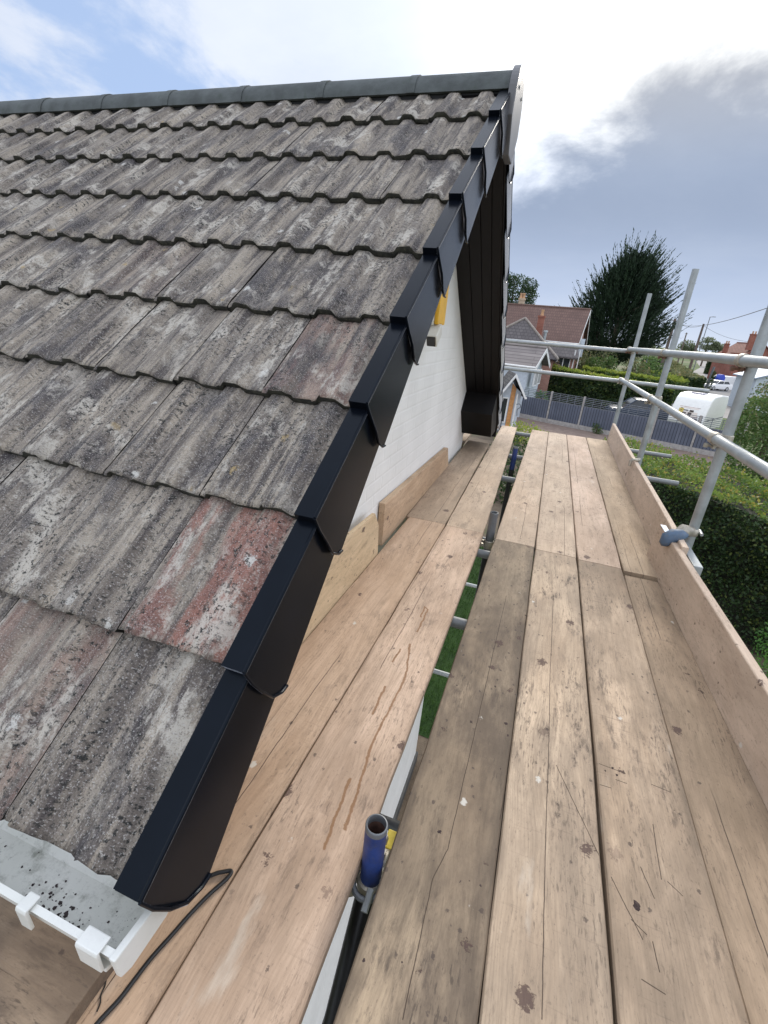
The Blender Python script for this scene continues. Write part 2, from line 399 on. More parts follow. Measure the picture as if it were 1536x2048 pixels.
def tile_mat():
    m, t, b = newmat('weathered_concrete_tile')
    uv = t.n('ShaderNodeUVMap', uv_map='UVMap').outputs[0]          # metres along the eave and up the slope
    at = t.n('ShaderNodeAttribute', attribute_name='tint')
    rr, red, off = t.sep(at.outputs['Color'])
    cb = t.n('ShaderNodeCombineXYZ'); ux, uy, uz = t.sep(uv)
    t.l(ux, cb.inputs[0]); t.l(uy, cb.inputs[1]); t.l(t.math('MULTIPLY', off, 7.0), cb.inputs[2]); p = cb.outputs[0]
    base = t.mix(rr, (.138, .117, .101), (.205, .178, .152))
    streak = t.noise(t.mapping(p, (26, 2.2, 1)), 1, 6, .6, .3)
    base = t.mix(t.ramp(streak, .38, .66, 0, .85), base, (.40, .345, .275))
    streak2 = t.noise(t.mapping(p, (46, 3.4, 1), (3, 1, 0)), 1, 5, .62)
    base = t.mix(t.ramp(streak2, .48, .64, 0, .85), base, (.066, .056, .056))
    cloud = t.noise(t.mapping(p, (8, 3.6, 1)), 1, 8, .7, .2)
    base = t.mix(t.ramp(cloud, .5, .64, 0, .75), base, (.070, .064, .070))
    # red body showing through
    rm = t.noise(t.mapping(p, (11, 2.4, 1), (7, 7, 0)), 1, 8, .7, .1)
    rmask = t.math('MULTIPLY', t.ramp(rm, .42, .56), red)
    base = t.mix(t.math('MULTIPLY', rmask, .95), base, t.mix(t.ramp(cloud, .35, .65), (.33, .155, .115), (.21, .112, .094)))
    # pale lichen
    li = t.noise(t.mapping(p, (15, 7, 1), (2, 9, 0)), 1, 9, .74, .15)
    lm = t.noise(t.mapping(p, (3.2, 2.4, 1), (5, 2, 0)), 1, 3, .5)
    lmask = t.math('MULTIPLY', t.ramp(li, .50, .60), t.ramp(lm, .40, .56))
    base = t.mix(t.math('MULTIPLY', lmask, .75), base, (.56, .52, .45))
    lv = t.voro(t.mapping(p, (17, 14, 1)), 1.0)
    lw = t.math('ADD', lv.outputs['Distance'], t.math('MULTIPLY', t.math('SUBTRACT', t.noise(p, 55, 6, .72), .5), .95))
    lp = t.math('MULTIPLY', t.ramp(lw, .24, .12), t.ramp(t.sep(lv.outputs['Color'])[0], .90, .92))
    base = t.mix(t.math('MULTIPLY', lp, .85), base, (.60, .585, .54))
    lp2 = t.math('MULTIPLY', t.ramp(lw, .2, .1), t.ramp(t.sep(lv.outputs['Color'])[1], .955, .965))
    base = t.mix(t.math('MULTIPLY', lp2, .7), base, (.40, .29, .12))
    # dark moss flecks and exposed grit
    sp = t.noise(p, 95, 6, .72)
    spm = t.noise(t.mapping(p, (8, 5, 1), (9, 4, 0)), 1, 4, .6)
    base = t.mix(t.math('MULTIPLY', t.ramp(sp, .52, .60), t.ramp(spm, .4, .6, .3, 1)), base, (.026, .026, .024))
    gr = t.noise(p, 330, 4, .65)
    base = t.mix(t.ramp(gr, .55, .66, 0, .75), base, (.50, .48, .45))
    base = t.mix(t.ramp(gr, .44, .32, 0, .75), base, (.04, .036, .036))
    setc(t, b, base); b.inputs['Roughness'].default_value = .88; b.inputs['Specular IOR Level'].default_value = .3
    h = t.math('ADD', t.math('MULTIPLY', sp, 1.0), t.math('MULTIPLY', gr, .55))
    h = t.math('ADD', h, t.math('MULTIPLY', cloud, .8))
    t.l(t.bump(h, .95, .005), b.inputs['Normal'])
    return m

def painted_brick():
    m, t, b = newmat('white_painted_brick')
    c = t.n('ShaderNodeTexCoord').outputs['Object']
    xx, yy, zz = t.sep(c); cb = t.n('ShaderNodeCombineXYZ')
    t.l(t.math('ADD', xx, yy), cb.inputs[0]); t.l(zz, cb.inputs[1])
    br = t.n('ShaderNodeTexBrick'); t.l(cb.outputs[0], br.inputs['Vector'])
    br.inputs['Scale'].default_value = 1; br.inputs['Brick Width'].default_value = .225; br.inputs['Row Height'].default_value = .075
    br.inputs['Mortar Size'].default_value = .009; br.inputs['Mortar Smooth'].default_value = .7
    n = t.noise(c, 3, 6, .6)
    col = t.mix(t.ramp(n, .3, .7), (.76, .755, .72), (.84, .835, .80))
    col = t.mix(t.ramp(t.noise(t.mapping(c, (14, 14, 3)), 1, 6, .7), .64, .76, 0, .35), col, (.48, .46, .43))
    setc(t, b, col); b.inputs['Roughness'].default_value = .6
    h = t.math('ADD', t.math('MULTIPLY', br.outputs['Fac'], -1.0), t.math('MULTIPLY', t.noise(c, 40, 4, .6), .5))
    t.l(t.bump(h, .28, .004), b.inputs['Normal'])
    return m

def rows_mat(name, a, bcol, row=.28, colw=.3, axis='XZ', mortar=(.05, .045, .04), rough=.85):
    """tiled roof or brick seen from far off"""
    m, t, b = newmat(name)
    c = t.n('ShaderNodeTexCoord').outputs['Object']
    xx, yy, zz = t.sep(c); cb = t.n('ShaderNodeCombineXYZ')
    t.l(t.math('ADD', xx, t.math('MULTIPLY', yy, .6 if axis == 'XY' else .0)) if axis != 'YZ' else yy, cb.inputs[0]); t.l(zz, cb.inputs[1])
    br = t.n('ShaderNodeTexBrick'); t.l(cb.outputs[0], br.inputs['Vector'])
    for k, v in (('Scale', 1), ('Brick Width', colw), ('Row Height', row), ('Mortar Size', min(.02, row*.09)), ('Mortar Smooth', .3)): br.inputs[k].default_value = v
    br.inputs['Color1'].default_value = (*a, 1); br.inputs['Color2'].default_value = (*bcol, 1); br.inputs['Mortar'].default_value = (*mortar, 1)
    n = t.noise(c, .9, 6, .6)
    col = t.mix(t.ramp(n, .35, .7, 0, .5), br.outputs['Color'], tuple(v*.6 for v in a))
    setc(t, b, col); b.inputs['Roughness'].default_value = rough
    return m

M = {}
M['tile'] = tile_mat()
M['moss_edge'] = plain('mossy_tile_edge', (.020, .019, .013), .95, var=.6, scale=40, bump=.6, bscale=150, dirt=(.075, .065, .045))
M['cap'] = plain('black_dry_verge_plastic', (.0035, .0048, .008), .24, var=.2, scale=5, bump=.03, bscale=300, spec=.5)
M['cap'].node_tree.nodes['Principled BSDF'].inputs['IOR'].default_value = 1.22
M['cap'].node_tree.nodes['Principled BSDF'].inputs['Specular Tint'].default_value = (.72, .86, 1, 1)
_cb = M['cap'].node_tree.nodes['Principled BSDF']; _cb.inputs['Sheen Weight'].default_value = .65; _cb.inputs['Sheen Roughness'].default_value = .16; _cb.inputs['Sheen Tint'].default_value = (.85, .9, 1, 1)
M['soffit'] = plain('black_soffit_board', (.0045, .0038, .0038), .55, var=.25, scale=4, spec=.25)
M['ridge'] = plain('dark_ridge_tile_concrete', (.064, .073, .073), .8, var=.3, scale=9, bump=.4, bscale=120, dirt=(.04, .055, .042))
M['ridge_end'] = plain('grey_ridge_end_plastic', (.11, .11, .115), .4, var=.1)
M['vent'] = plain('black_ridge_roll', (.012, .012, .015), .7)
M['wall'] = painted_brick()
def gutter_mat(name, speck):
    m, t, b = newmat(name)
    c = t.n('ShaderNodeTexCoord').outputs['Object']
    col = t.mix(t.ramp(t.noise(c, 7, 6, .6), .3, .7), (.62, .63, .58), (.75, .75, .71))
    sp = t.noise(t.mapping(c, (90, 120, 90)), 1, 8, .78, .3); ms = t.noise(c, 8, 4, .6)
    col = t.mix(t.math('MULTIPLY', t.ramp(sp, .58, .66), t.ramp(ms, .4, .62, .15, 1)), col, tuple((1-speck)*.7+speck*v for v in (.05, .04, .04)))
    col = t.mix(t.ramp(t.noise(c, 14, 9, .75), .46, .68, 0, .85*speck), col, (.30, .31, .27))
    setc(t, b, col); b.inputs['Roughness'].default_value = .42
    return m
M['gutter'] = gutter_mat('white_gutter_plastic', .2)
M['gutter_in'] = gutter_mat('grimy_gutter_inside', 1.25)
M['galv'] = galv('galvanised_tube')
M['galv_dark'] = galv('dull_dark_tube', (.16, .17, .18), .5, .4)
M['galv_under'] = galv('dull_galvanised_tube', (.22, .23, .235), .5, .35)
M['blue'] = plain('chipped_blue_paint', (.014, .036, .15), .5, var=.25, scale=20, dirt=(.06, .06, .075), bump=.15, bscale=120)
M['blue_grey'] = plain('worn_blue_grey_metal', (.075, .12, .185), .55, var=.2, scale=20, dirt=(.16, .14, .12))
M['tube_in'] = plain('rusty_tube_bore', (.10, .05, .036), .9, var=.4, scale=60)
M['black_pole'] = plain('black_tube', (.016, .016, .017), .38, metal=.2, var=.3, scale=20)
M['coupler'] = plain('tarnished_coupler_steel', (.40, .37, .31), .5, metal=.5, var=.3, scale=25, dirt=(.20, .13, .08))
M['rust'] = plain('rusty_bolt', (.16, .085, .055), .8, metal=.2, var=.4, scale=40)
M['cable'] = plain('black_cable_rubber', (.012, .012, .012), .4)
M['yellow'] = plain('yellow_plastic', (.78, .43, .02), .4, var=.12, scale=8)
M['cream'] = plain('cream_plastic', (.66, .63, .55), .4, var=.08)
M['lens'] = plain('dark_lens', (.02, .018, .016), .15)
M['white'] = plain('white_paint', (.75, .75, .73), .5, var=.06)
M['end_plate'] = plain('pale_blue_plate', (.40, .55, .72), .35, var=.3, scale=60)
M['ground'] = None

# ------------------------------------------------------------------ setting: ground
GZ = -4.5
def ground_mat(name, a, bcol, scale, c3=None, bump=.3, bs=30):
    m, t, b = newmat(name)
    c = t.n('ShaderNodeTexCoord').outputs['Object']
    col = t.mix(t.ramp(t.noise(c, scale, 8, .65), .3, .7), a, bcol)
    if c3: col = t.mix(t.ramp(t.noise(c, scale*.25, 6, .6), .5, .65), col, c3)
    col = t.mix(t.ramp(t.noise(c, scale*9, 5, .7), .5, .75, 0, .6), col, tuple(v*.45 for v in a))
    setc(t, b, col); b.inputs['Roughness'].default_value = .95; b.inputs['Specular IOR Level'].default_value = .2
    t.l(t.bump(t.noise(c, bs, 6, .7), bump, .03), b.inputs['Normal'])
    return m
g_soil = ground_mat('soil', (.085, .065, .048), (.16, .125, .09), 1.5, (.06, .075, .03))
g_drive = ground_mat('gravel_drive', (.20, .15, .125), (.28, .215, .18), 3, None)
g_lawn = ground_mat('lawn_turf', (.018, .042, .010), (.03, .065, .014), 2.2, None, .5, 60)
g_field = ground_mat('far_ground', (.07, .11, .035), (.12, .15, .06), .08, (.16, .15, .09))
g_road = ground_mat('asphalt', (.20, .195, .19), (.25, .245, .24), .8, None, .1)
g_pave = ground_mat('paving', (.28, .26, .24), (.34, .32, .30), 1.2, None, .1)
def sheet(name, poly, z, mat):
    b = MB(); b.add([(px, py, z) for px, py in poly], [tuple(range(len(poly)))])
    o = b.build(name, mat, origin=(0, 0, 0)); o['kind'] = 'structure'; return o
sheet('ground', [(-3000, -600), (3000, -600), (3000, 5000), (-3000, 5000)], GZ, g_field)
sheet('soil', [(-16, -6), (12, -6), (12, 28), (-16, 28)], GZ+.004, g_soil)
sheet('driveway', [(-9, 28), (12, 28), (13, 30.5), (-6, 38), (-9, 38)], GZ+.008, g_drive)
sheet('lawn', [(-2.4, 5.4), (2.2, 5.0), (2.6, 12.6), (-2.6, 12.8)], GZ+.012, g_lawn)
sheet('pavement', [(9.5, 52), (16.5, 52), (21, 68), (33, 100), (62, 205), (110, 400), (92, 400), (50, 205), (26, 118), (14, 76)], GZ+.012, g_pave)
sheet('road', [(17.2, 62), (29, 62), (35, 90), (44, 125), (66, 205), (118, 400), (104, 400), (52, 205), (33, 130), (24, 95)], GZ+.018, g_road)

# ------------------------------------------------------------------ the house under the new verge
TP = R(38.17); CP, SP = math.cos(TP), math.sin(TP)
P0 = np.array([-.426, .58245, .49892]); G = .3444
RIDGE_V = (2.8-P0[1])/CP                     # slope distance where both planes meet
RY = 2.8; XL = -9.5
def roofpt(x, v, w, side=0):
    y = P0[1]+v*CP-w*SP; z_ = P0[2]+v*SP+w*CP
    if side: y = 2*RY-y
    return (x, y, z_)
house = empty('house', (-5, 2.8, GZ), 'white gabled house with mossy concrete tiled roof and new black verge beside the boards', 'house')

# walls: white painted gable with its body
wb = MB()
def under(yv, off=.17):        # underside of roof above y
    v = (min(yv, 2*RY-yv)-P0[1])/CP
    return P0[2]+v*SP-off/CP
ya, yb = .80, 4.80
gz = [(-.73, ya, GZ), (-.73, yb, GZ), (-.73, yb, under(yb)), (-.73, RY, under(RY)), (-.73, ya, under(ya))]
wb.prism(gz, (-8.3, 0, 0))
wb.build('wall', M['wall'], house)
MB().box(-9.0, -.70, ya-.03, yb+.03, GZ, GZ+.16).build('plinth', plain('dark_plinth', (.05, .05, .05), .8), house)

# tiles
PROF = [(.0, -.0225), (.050, -.0225), (.060, -.021), (.072, -.006), (.080, -.003), (.114, -.003), (.122, -.006), (.134, -.021), (.144, -.0225)]
def roof_mesh(side):
    V, F, C, U, MI = [], [], [], [], []
    nv = 7
    r2 = np.random.default_rng(5+side)
    cols = int((-.442-XL)/.30)
    for k in range(-1, 8):
        for i in range(cols):
            # tile i spans x from xr-.30 to xr ; joint just right of a roll
            xr = -.442-.30*i if i == 0 else -.742-.30*(i-1)-.0006
            xl = -.742-.30*i+.0006
            us = []
            s0 = 0.0
            # profile measured leftwards from the right-hand tile edge
            dd = 0.0
            prof = []
            for rep in range(2):
                for (a, w) in PROF: prof.append((rep*.15+a, w))
            prof.append((.30, -.0225))
            xs = [xr-(a/.30)*(xr-xl) for a, w in prof]
            ws = [w for a, w in prof]
            v0 = k*G+.006+r2.normal(0, .0028); v1 = v0+G+.07
            tilt = r2.normal(0, .0022); lift = abs(r2.normal(0, .0012)); skew = r2.normal(0, .003)
            tint = [r2.random(), 0, r2.random()]
            if side == 0:
                if (k, i) == (0, 0): tint[1] = 1.0; tint[0] = .7
                elif (k, i) == (2, 0): tint[1] = .38
                elif (k, i) == (-1, 1): tint[1] = .36
                elif (k, i) == (2, 1): tint[1] = .0
                elif r2.random() < .07: tint[1] = .1*r2.random()
            if side == 1 and r2.random() < .1: tint[1] = .5
            base = len(V); n = len(prof)
            vv = [0, .03, .09, .2, .5, .8, 1]
            for jv, tv in enumerate(vv):
                for a in range(n):
                    v = v0+(v1-v0)*tv+skew*(a/n-.5)
                    drop = -.027*tv + lift + tilt*(a/n-.5)
                    w = ws[a]+drop
                    jit = r2.normal(0, .0009)
                    if jv == 0: v += r2.normal(0, .0018)+(.008*r2.random() if r2.random() < .04 else 0); w -= .0015+.002*r2.random()
                    V.append(roofpt(xs[a], v, w+jit, side)); U.append((xs[a], v))
            for jv in range(len(vv)-1):
                for a in range(n-1):
                    q4 = (base+jv*n+a, base+(jv+1)*n+a, base+(jv+1)*n+a+1, base+jv*n+a+1)
                    F.append(q4 if not side else q4[::-1]); C.append(tint); MI.append(0)
            # nose: the mossy lower edge, and the side walls
            b2 = len(V)
            for a in range(n):
                V.append(roofpt(xs[a], v0+.004, ws[a]-.023+lift*.3+r2.normal(0, .003), side)); U.append((xs[a], v0-.02))
            for a in range(n-1):
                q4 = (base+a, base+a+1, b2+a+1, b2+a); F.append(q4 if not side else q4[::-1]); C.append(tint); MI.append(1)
            for a in (0, n-1):
                b3 = len(V)
                V.append(roofpt(xs[a], v0+.004, ws[a]-.026, side)); V.append(roofpt(xs[a], v1, ws[a]-.045, side)); U += [(xs[a], v0), (xs[a], v1)]
                for jv in range(1):
                    F.append((base+a, base+(len(vv)-1)*n+a, b3+1, b3)); C.append(tint); MI.append(1)
    return V, F, C, U, MI
for side in (0, 1):
    V, F, C, U, MI = roof_mesh(side)
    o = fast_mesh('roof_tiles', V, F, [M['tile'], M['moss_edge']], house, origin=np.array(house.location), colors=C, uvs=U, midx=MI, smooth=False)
    if side: o['label'] = 'far slope of the tiled roof'
# roof deck under the tiles keeps the light out
for side in (0, 1):
    b = MB(); p = [roofpt(-.47, -.30, -.075, side), roofpt(-.47, RIDGE_V, -.075, side), roofpt(-.47, RIDGE_V, -.12, side), roofpt(-.47, -.30, -.12, side)]
    b.prism(p, (XL+.47, 0, 0)); b.build('roof_underlay', M['vent'], house)

# dry verge caps
def cap(k, side):
    """an L shaped cover: strip on the tile edge and a long skirt with a clipped nose"""
    b = MB()
    x0, x1 = -.474, -.426
    r_ = random.Random(k*13+side)
    v0 = k*G+r_.uniform(-.003, .003); v1 = v0+G+.05
    li = .0; dr = -.027           # lower nose sits above the next cap
    th = .0035
    def wtop(v): return li+dr*(v-v0)/(v1-v0)
    # top plate
    A = [roofpt(x0, v0, wtop(v0), side), roofpt(x1, v0, wtop(v0), side), roofpt(x1, v1, wtop(v1), side), roofpt(x0, v1, wtop(v1), side)]
    B = [roofpt(x0, v0, wtop(v0)-th, side), roofpt(x1, v0, wtop(v0)-th, side), roofpt(x1, v1, wtop(v1)-th, side), roofpt(x0, v1, wtop(v1)-th, side)]
    b.hexa(B+A if not side else [B[i] for i in (1, 0, 3, 2)]+[A[i] for i in (1, 0, 3, 2)])
    # nose plate closing the end between the strip and the tile below
    N = [(x0, v0, wtop(v0)-th), (x1, v0, wtop(v0)-th), (x1, v0+.004, wtop(v0)-th), (x0, v0+.004, wtop(v0)-th)]
    N2 = [(x, v, w-.026) for x, v, w in N]
    b.hexa([roofpt(*p, side) for p in N2]+[roofpt(*p, side) for p in N])
    # skirt, leaning out a little at the nose so that it laps the one below
    sk = [(0, 0), (-.010, -.035), (-.0145, -.08), (-.014, -.135), (.004, -.172), (.022, -.186), (v1-v0, -.156), (v1-v0, 0)]
    def sx(vr): return .015*(1-vr/(v1-v0))
    outer = [roofpt(x1+sx(a)*min(1, abs(w)/.07)+.0008, v0+a, wtop(v0+a)+w+(-.0005 if w == 0 else 0), side) for a, w in sk]
    inner = [(p[0]-.0035, p[1], p[2]) for p in outer]
    n = len(sk)
    b.add(outer+inner, [tuple(range(n)), tuple(reversed(range(n, 2*n)))]+[(i, (i+1) % n, n+(i+1) % n, n+i) for i in range(n)])
    # raised bead along the fold
    b.tube([roofpt(x1+.002, v0+.002, wtop(v0)-.002, side), roofpt(x1+.0005, v1, wtop(v1)-.002, side)], .0042, 8)
    # raised nose rib
    nz = [(p[0]+.0022, p[1], p[2]) for p in outer[:6]]
    b.tube(nz, .0032, 6)
    return b
for side in (0, 1):
    for k in range(-1, 8):
        b = cap(k, side)
        if k == 7:
            pass
        o = b.build('verge_cap', M['cap'], house, smooth=True, angle=40)
# eave end of the verge: closing piece
b = MB(); b.prism([roofpt(-.474, -G-.004, -.006), roofpt(-.428, -G-.004, -.006), roofpt(-.428, -G-.004, -.06), roofpt(-.474, -G-.004, -.05)], (0, .004, .003))
b.build('verge_end_piece', M['cap'], house)

# black soffit under the verge overhang, ribbed along the slope
for side, dep in ((0, .178), (1, .205)):
    b = MB()
    vs0 = .2 if side == 0 else .30; vs1 = RIDGE_V
    xs = [-.742, -.64, -.635, -.565, -.56, -.50, -.495, -.44]
    for i in range(0, len(xs)-1):
        groove = (i % 2 == 1)
        w0 = -dep+(.012 if groove else 0)
        P = [roofpt(xs[i], vs0, w0, side), roofpt(xs[i+1], vs0, w0, side), roofpt(xs[i+1], vs1, w0, side), roofpt(xs[i], vs1, w0, side)]
        Q = [roofpt(xs[i], vs0, -.125, side), roofpt(xs[i+1], vs0, -.125, side), roofpt(xs[i+1], vs1, -.125, side), roofpt(xs[i], vs1, -.125, side)]
        b.hexa(P+Q)
    b.build('soffit', M['soffit'], house)
    # barge board behind the skirts
    vb = -.18 if side == 0 else -.30
    b = MB(); p = [roofpt(-.438, vb, -.03, side), roofpt(-.438, RIDGE_V, -.03, side), roofpt(-.438, RIDGE_V, -.183 if side == 0 else -.20, side), roofpt(-.438, vb, -.183 if side == 0 else -.20, side)]
    b.prism(p, (.008, 0, 0)); b.build('barge_board', M['soffit'], house)
# box ends at the eaves
b = MB()
poly = [(-.742, 4.44, .41), (-.742, 4.68, .16), (-.742, 5.02, .16), (-.742, 5.02, .42), (-.742, 4.62, .62)]
b.prism(poly, (.302, 0, 0)); b.build('eave_box_end', M['soffit'], house)
# fascia and flat soffits along the eaves
MB().box(XL+.3, -.475, .372, .39, .19, .262).build('fascia', M['soffit'], house)
MB().box(XL+.3, -.744, .39, .83, .10, .12).build('eave_soffit', M['white'], house)
MB().box(XL+.3, -.44, 5.21, 5.228, .06, .262).build('fascia', M['soffit'], house)
MB().box(XL+.3, -.744, 4.77, 5.21, .10, .12).build('eave_soffit', M['white'], house)

# ridge: vent roll, half round tiles, end cap
b = MB(); b.tube([(XL+.1, RY, 2.145), (-.45, RY, 2.145)], .092, 16); b.build('ridge_roll', M['vent'], house, smooth=True)
xr = -.40; i = 0
while xr > XL:
    L = .485
    b = MB(); n = 14; rad = .118; rows = []
    for e, (xx, rr) in enumerate(((xr, rad+.003), (xr-.04, rad+.003), (xr-.045, rad), (xr-L, rad-.001))):
        for rk in (rr, rr-.016):
            rows.append([(xx, RY-rk*math.cos(a)*.98, 2.122+rk*math.sin(a)) for a in np.linspace(R(8), R(172), n)])
    vs = [p for rw in rows for p in rw]; fs = []
    for e in range(3):
        o0, i0, o1, i1 = (2*e)*n, (2*e+1)*n, (2*e+2)*n, (2*e+3)*n
        for a in range(n-1):
            fs.append((o0+a, o0+a+1, o1+a+1, o1+a)); fs.append((i0+a, i1+a, i1+a+1, i0+a+1))
        for a in (0, n-1): fs.append((o0+a, o1+a, i1+a, i0+a))
    for e in (0, 3):
        for a in range(n-1): fs.append((2*e*n+a, 2*e*n+a+1, (2*e+1)*n+a+1, (2*e+1)*n+a))
    b.add(vs, fs); b.build('ridge_tile', M['ridge'], house, smooth=True, angle=30)
    xr -= L-.003; i += 1
b = MB(); n = 22
ring = [(-.398, RY-.145*math.cos(a), 2.122+.132*math.sin(a)) for a in np.linspace(0, math.pi, n)] + [(-.398, RY+.15, 2.03), (-.398, RY+.07, 1.90), (-.398, RY-.07, 1.90), (-.398, RY-.15, 2.03)]
b.prism(ring, (-.035, 0, 0)); ec = b.build('ridge_end_cap', M['ridge_end'], house, bevel=.006)
for yy, zz in ((RY-.06, 2.16), (RY+.06, 2.16)):
    b = MB(); b.tube([(-.397, yy, zz), (-.394, yy, zz)], .008, 10); b.build('screw', M['galv'], ec)

# gutter
def gut(y0, y1, z0, z1, ylip, name, far=False):
    s_ = 1
    prof = [(y1, z1), (y1, z0+.015), (y1-.015*np.sign(y1-y0), z0), (y0+.02*np.sign(y1-y0), z0), (y0+.004*np.sign(y1-y0), z0+.015), (y0, z1), (y0-.004*np.sign(y1-y0), z1+.004), (y0+.006*np.sign(y1-y0), z1+.006)]
    t_ = .003*np.sign(y1-y0)
    inn = [(prof[0][0]-t_, prof[0][1]), (prof[1][0]-t_, prof[1][1]+.001), (prof[2][0]-t_*.5, prof[2][1]+.003), (prof[3][0]+t_*.5, prof[3][1]+.003), (prof[4][0]+t_, prof[4][1]+.001), (prof[5][0]+t_, prof[5][1]-.002)]
    b = MB(); xa, xb = XL+.2, -.437
    n = len(prof)
    b.add([(xa, *p) for p in prof]+[(xb, *p) for p in prof], [(i, i+1, n+i+1, n+i) for i in range(n-1)], 0)
    m_ = len(inn)
    b.add([(xa, *p) for p in inn]+[(xb, *p) for p in inn], [(i, i+1, m_+i+1, m_+i) for i in range(m_-1)], 1)
    g_ = b.build(name, [M['gutter'], M['gutter_in']], house)
    return g_
gt = gut(.266, .366, .176, .224, .26, 'gutter')
b = MB(); b.prism([(-.437, .368, .226), (-.437, .368, .182), (-.437, .355, .171), (-.437, .282, .171), (-.437, .264, .181), (-.437, .259, .2325), (-.437, .266, .2325)], (.012, 0, 0))
b.build('stop_end', M['gutter'], gt, bevel=.003)
for xc, w in ((-.474, .021), (-.606, .011), (-1.2, .011), (-1.9, .011), (-2.7, .011)):
    b = MB()
    b.prism([(xc-w, .2535, .2305), (xc-w, .2555, .236), (xc-w, .280, .2355), (xc-w, .280, .2315), (xc-w, .2595, .2315), (xc-w, .2615, .188), (xc-w, .2555, .188)], (2*w, 0, 0))
    if w > .015: b.prism([(xc-w, .262, .186), (xc-w, .262, .176), (xc-w, .28, .168), (xc-w, .362, .168), (xc-w, .362, .174), (xc-w, .285, .174)], (2*w, 0, 0))
    b.build('gutter_bracket', M['gutter'], gt, bevel=.0018)
gut(5.334, 5.234, .165, .226, 5.34, 'gutter', True)
# moss and grit lying in the gutter
b = MB(); rg = random.Random(3)
for _ in range(90):
    px, py = rg.uniform(-1.4, -.46), rg.uniform(.28, .358)
    if rg.random() < .5: px = rg.gauss(-.60, .05); py = rg.gauss(.30, .012)
    s_ = abs(rg.gauss(.0010, .0010))+.0005
    py = min(max(py, .288), .35)
    vs = []; k = 5
    for a in range(k): vs.append((px+s_*math.cos(a*1.256)*rg.uniform(.6, 1.6), py+s_*math.sin(a*1.256)*rg.uniform(.6, 1.4), .1795))
    vs.append((px, py, .1795+s_*.8))
    b.add(vs, [(a, (a+1) % k, k) for a in range(k)])
tag(b.build('gutter_debris', plain('dark_moss_crumbs', (.045, .035, .035), .95, var=.5, scale=200)), 'dark crumbs of moss and grit lying in the white gutter', 'debris', kind='stuff')

# alarm box and sensor on the gable
alarm = empty('alarm_box', (-.70, 2.80, 1.24), 'yellow alarm box fixed high on the white gable under the verge', 'alarm box')
MB().box(-.7295, -.664, 2.70, 2.90, 1.125, 1.40).build('back_plate', M['cream'], alarm, bevel=.006)
MB().box(-.664, -.640, 2.715, 2.885, 1.13, 1.395).build('cover', M['yellow'], alarm, bevel=.008)
sens = empty('motion_sensor', (-.70, 2.72, 1.08), 'small cream sensor with dark lens band on white wall below the yellow alarm box', 'sensor')
b = MB(); b.obox((-.655, 2.72, 1.075), (1, 0, 0), (0, .82, .57), (0, -.57, .82), .03, .06, .035); b.build('body', M['cream'], sens, bevel=.008)
b = MB(); b.obox((-.655, 2.672, 1.045), (1, 0, 0), (0, .82, .57), (0, -.57, .82), .024, .014, .027); b.build('lens', M['lens'], sens, bevel=.004)
b = MB(); b.tube([(-.7295, 2.72, 1.075), (-.68, 2.72, 1.075)], .018, 10); b.build('bracket', M['cream'], sens)

# ------------------------------------------------------------------ scaffold boards
def board(name, x0a, x1a, ya_, x0b, x1b, yb_, z1a, z1b, mat, label, group=None, cat='scaffold board', th=.038, seedn=0, z1m=None):
    """a board running roughly along Y; (x0a,x1a) at the near end ya_, (x0b,x1b) at the far end yb_"""
    b = MB(); r_ = random.Random(seedn+101); n = 26
    vs = []; fs = []
    prof = None
    c4 = .0035
    for i in range(n+1):
        t = i/n; y = ya_+(yb_-ya_)*t
        e = math.sin(t*math.pi)*.002
        xa = x0a+(x0b-x0a)*t+r_.gauss(0, .0007); xb = x1a+(x1b-x1a)*t+r_.gauss(0, .0007)
        if i in (0, n): xa += .003; xb -= .003
        zt = z1a+(z1b-z1a)*t+e
        zt2 = zt-.0025-abs(r_.gauss(0, .0008))
        zb = zt-th
        vs += [(xa, y, zt2-.002), (xa+c4, y, zt-.0005), ((xa*3+xb)/4, y, zt), ((xa+xb)/2, y, zt+.0008), ((xa+3*xb)/4, y, zt), (xb-c4, y, zt-.0005), (xb, y, zt2-.002), (xb, y, zb+.003), (xb-c4, y, zb), (xa+c4, y, zb), (xa, y, zb+.003)]
    k = 11
    for i in range(n):
        for a in range(k):
            a2 = (a+1) % k
            fs.append((i*k+a, i*k+a2, (i+1)*k+a2, (i+1)*k+a))
    fs.append(tuple(range(k))); fs.append(tuple(n*k+a for a in reversed(range(k))))
    b.add(vs, fs)
    o = b.build(name, mat, origin=((x0a+x1a+x0b+x1b)/4, (ya_+yb_)/2, min(z1a, z1b)-th), smooth=True, angle=25)
    return tag(o, label, cat, group)

WARM1 = (.50, .355, .245); WARM2 = (.585, .43, .31)
PALE1 = (.54, .405, .28); PALE2 = (.63, .49, .35)
GREY1 = (.38, .285, .190); GREY2 = (.46, .36, .245)
w1 = wood('board_wood_warm', WARM1, WARM2, .22, (.34, .22, .13), 1, .03, .2, .28, .5, 1.0, .7, .22)
w2 = wood('board_wood_pinkish', (.54, .385, .275), (.64, .48, .36), .36, (.30, .21, .14), 2, -.05, .15, .55, .9, 1.1, .8, .3, resin=[(0.0072, 0.8267, 0.0104, 0.6554), (-0.0075, 0.8404, -0.0075, 0.7587), (-0.0075, .8404, .0072, .8267), (-0.0205, 0.5234, -0.0242, 0.4459), (0.0053, 0.5678, 0.0387, 0.4048), (0.0387, 0.4048, 0.0398, 0.2788), (0.0398, 0.2788, 0.0323, 0.1349), (0.0323, 0.1349, 0.0362, 0.0434), (0.0362, 0.0434, 0.0529, -0.0703), (0.0529, -0.0703, 0.0594, -0.1639), (-0.008, 0.3179, -0.0046, 0.191), (0.0188, -0.039, 0.0357, -0.2228)])
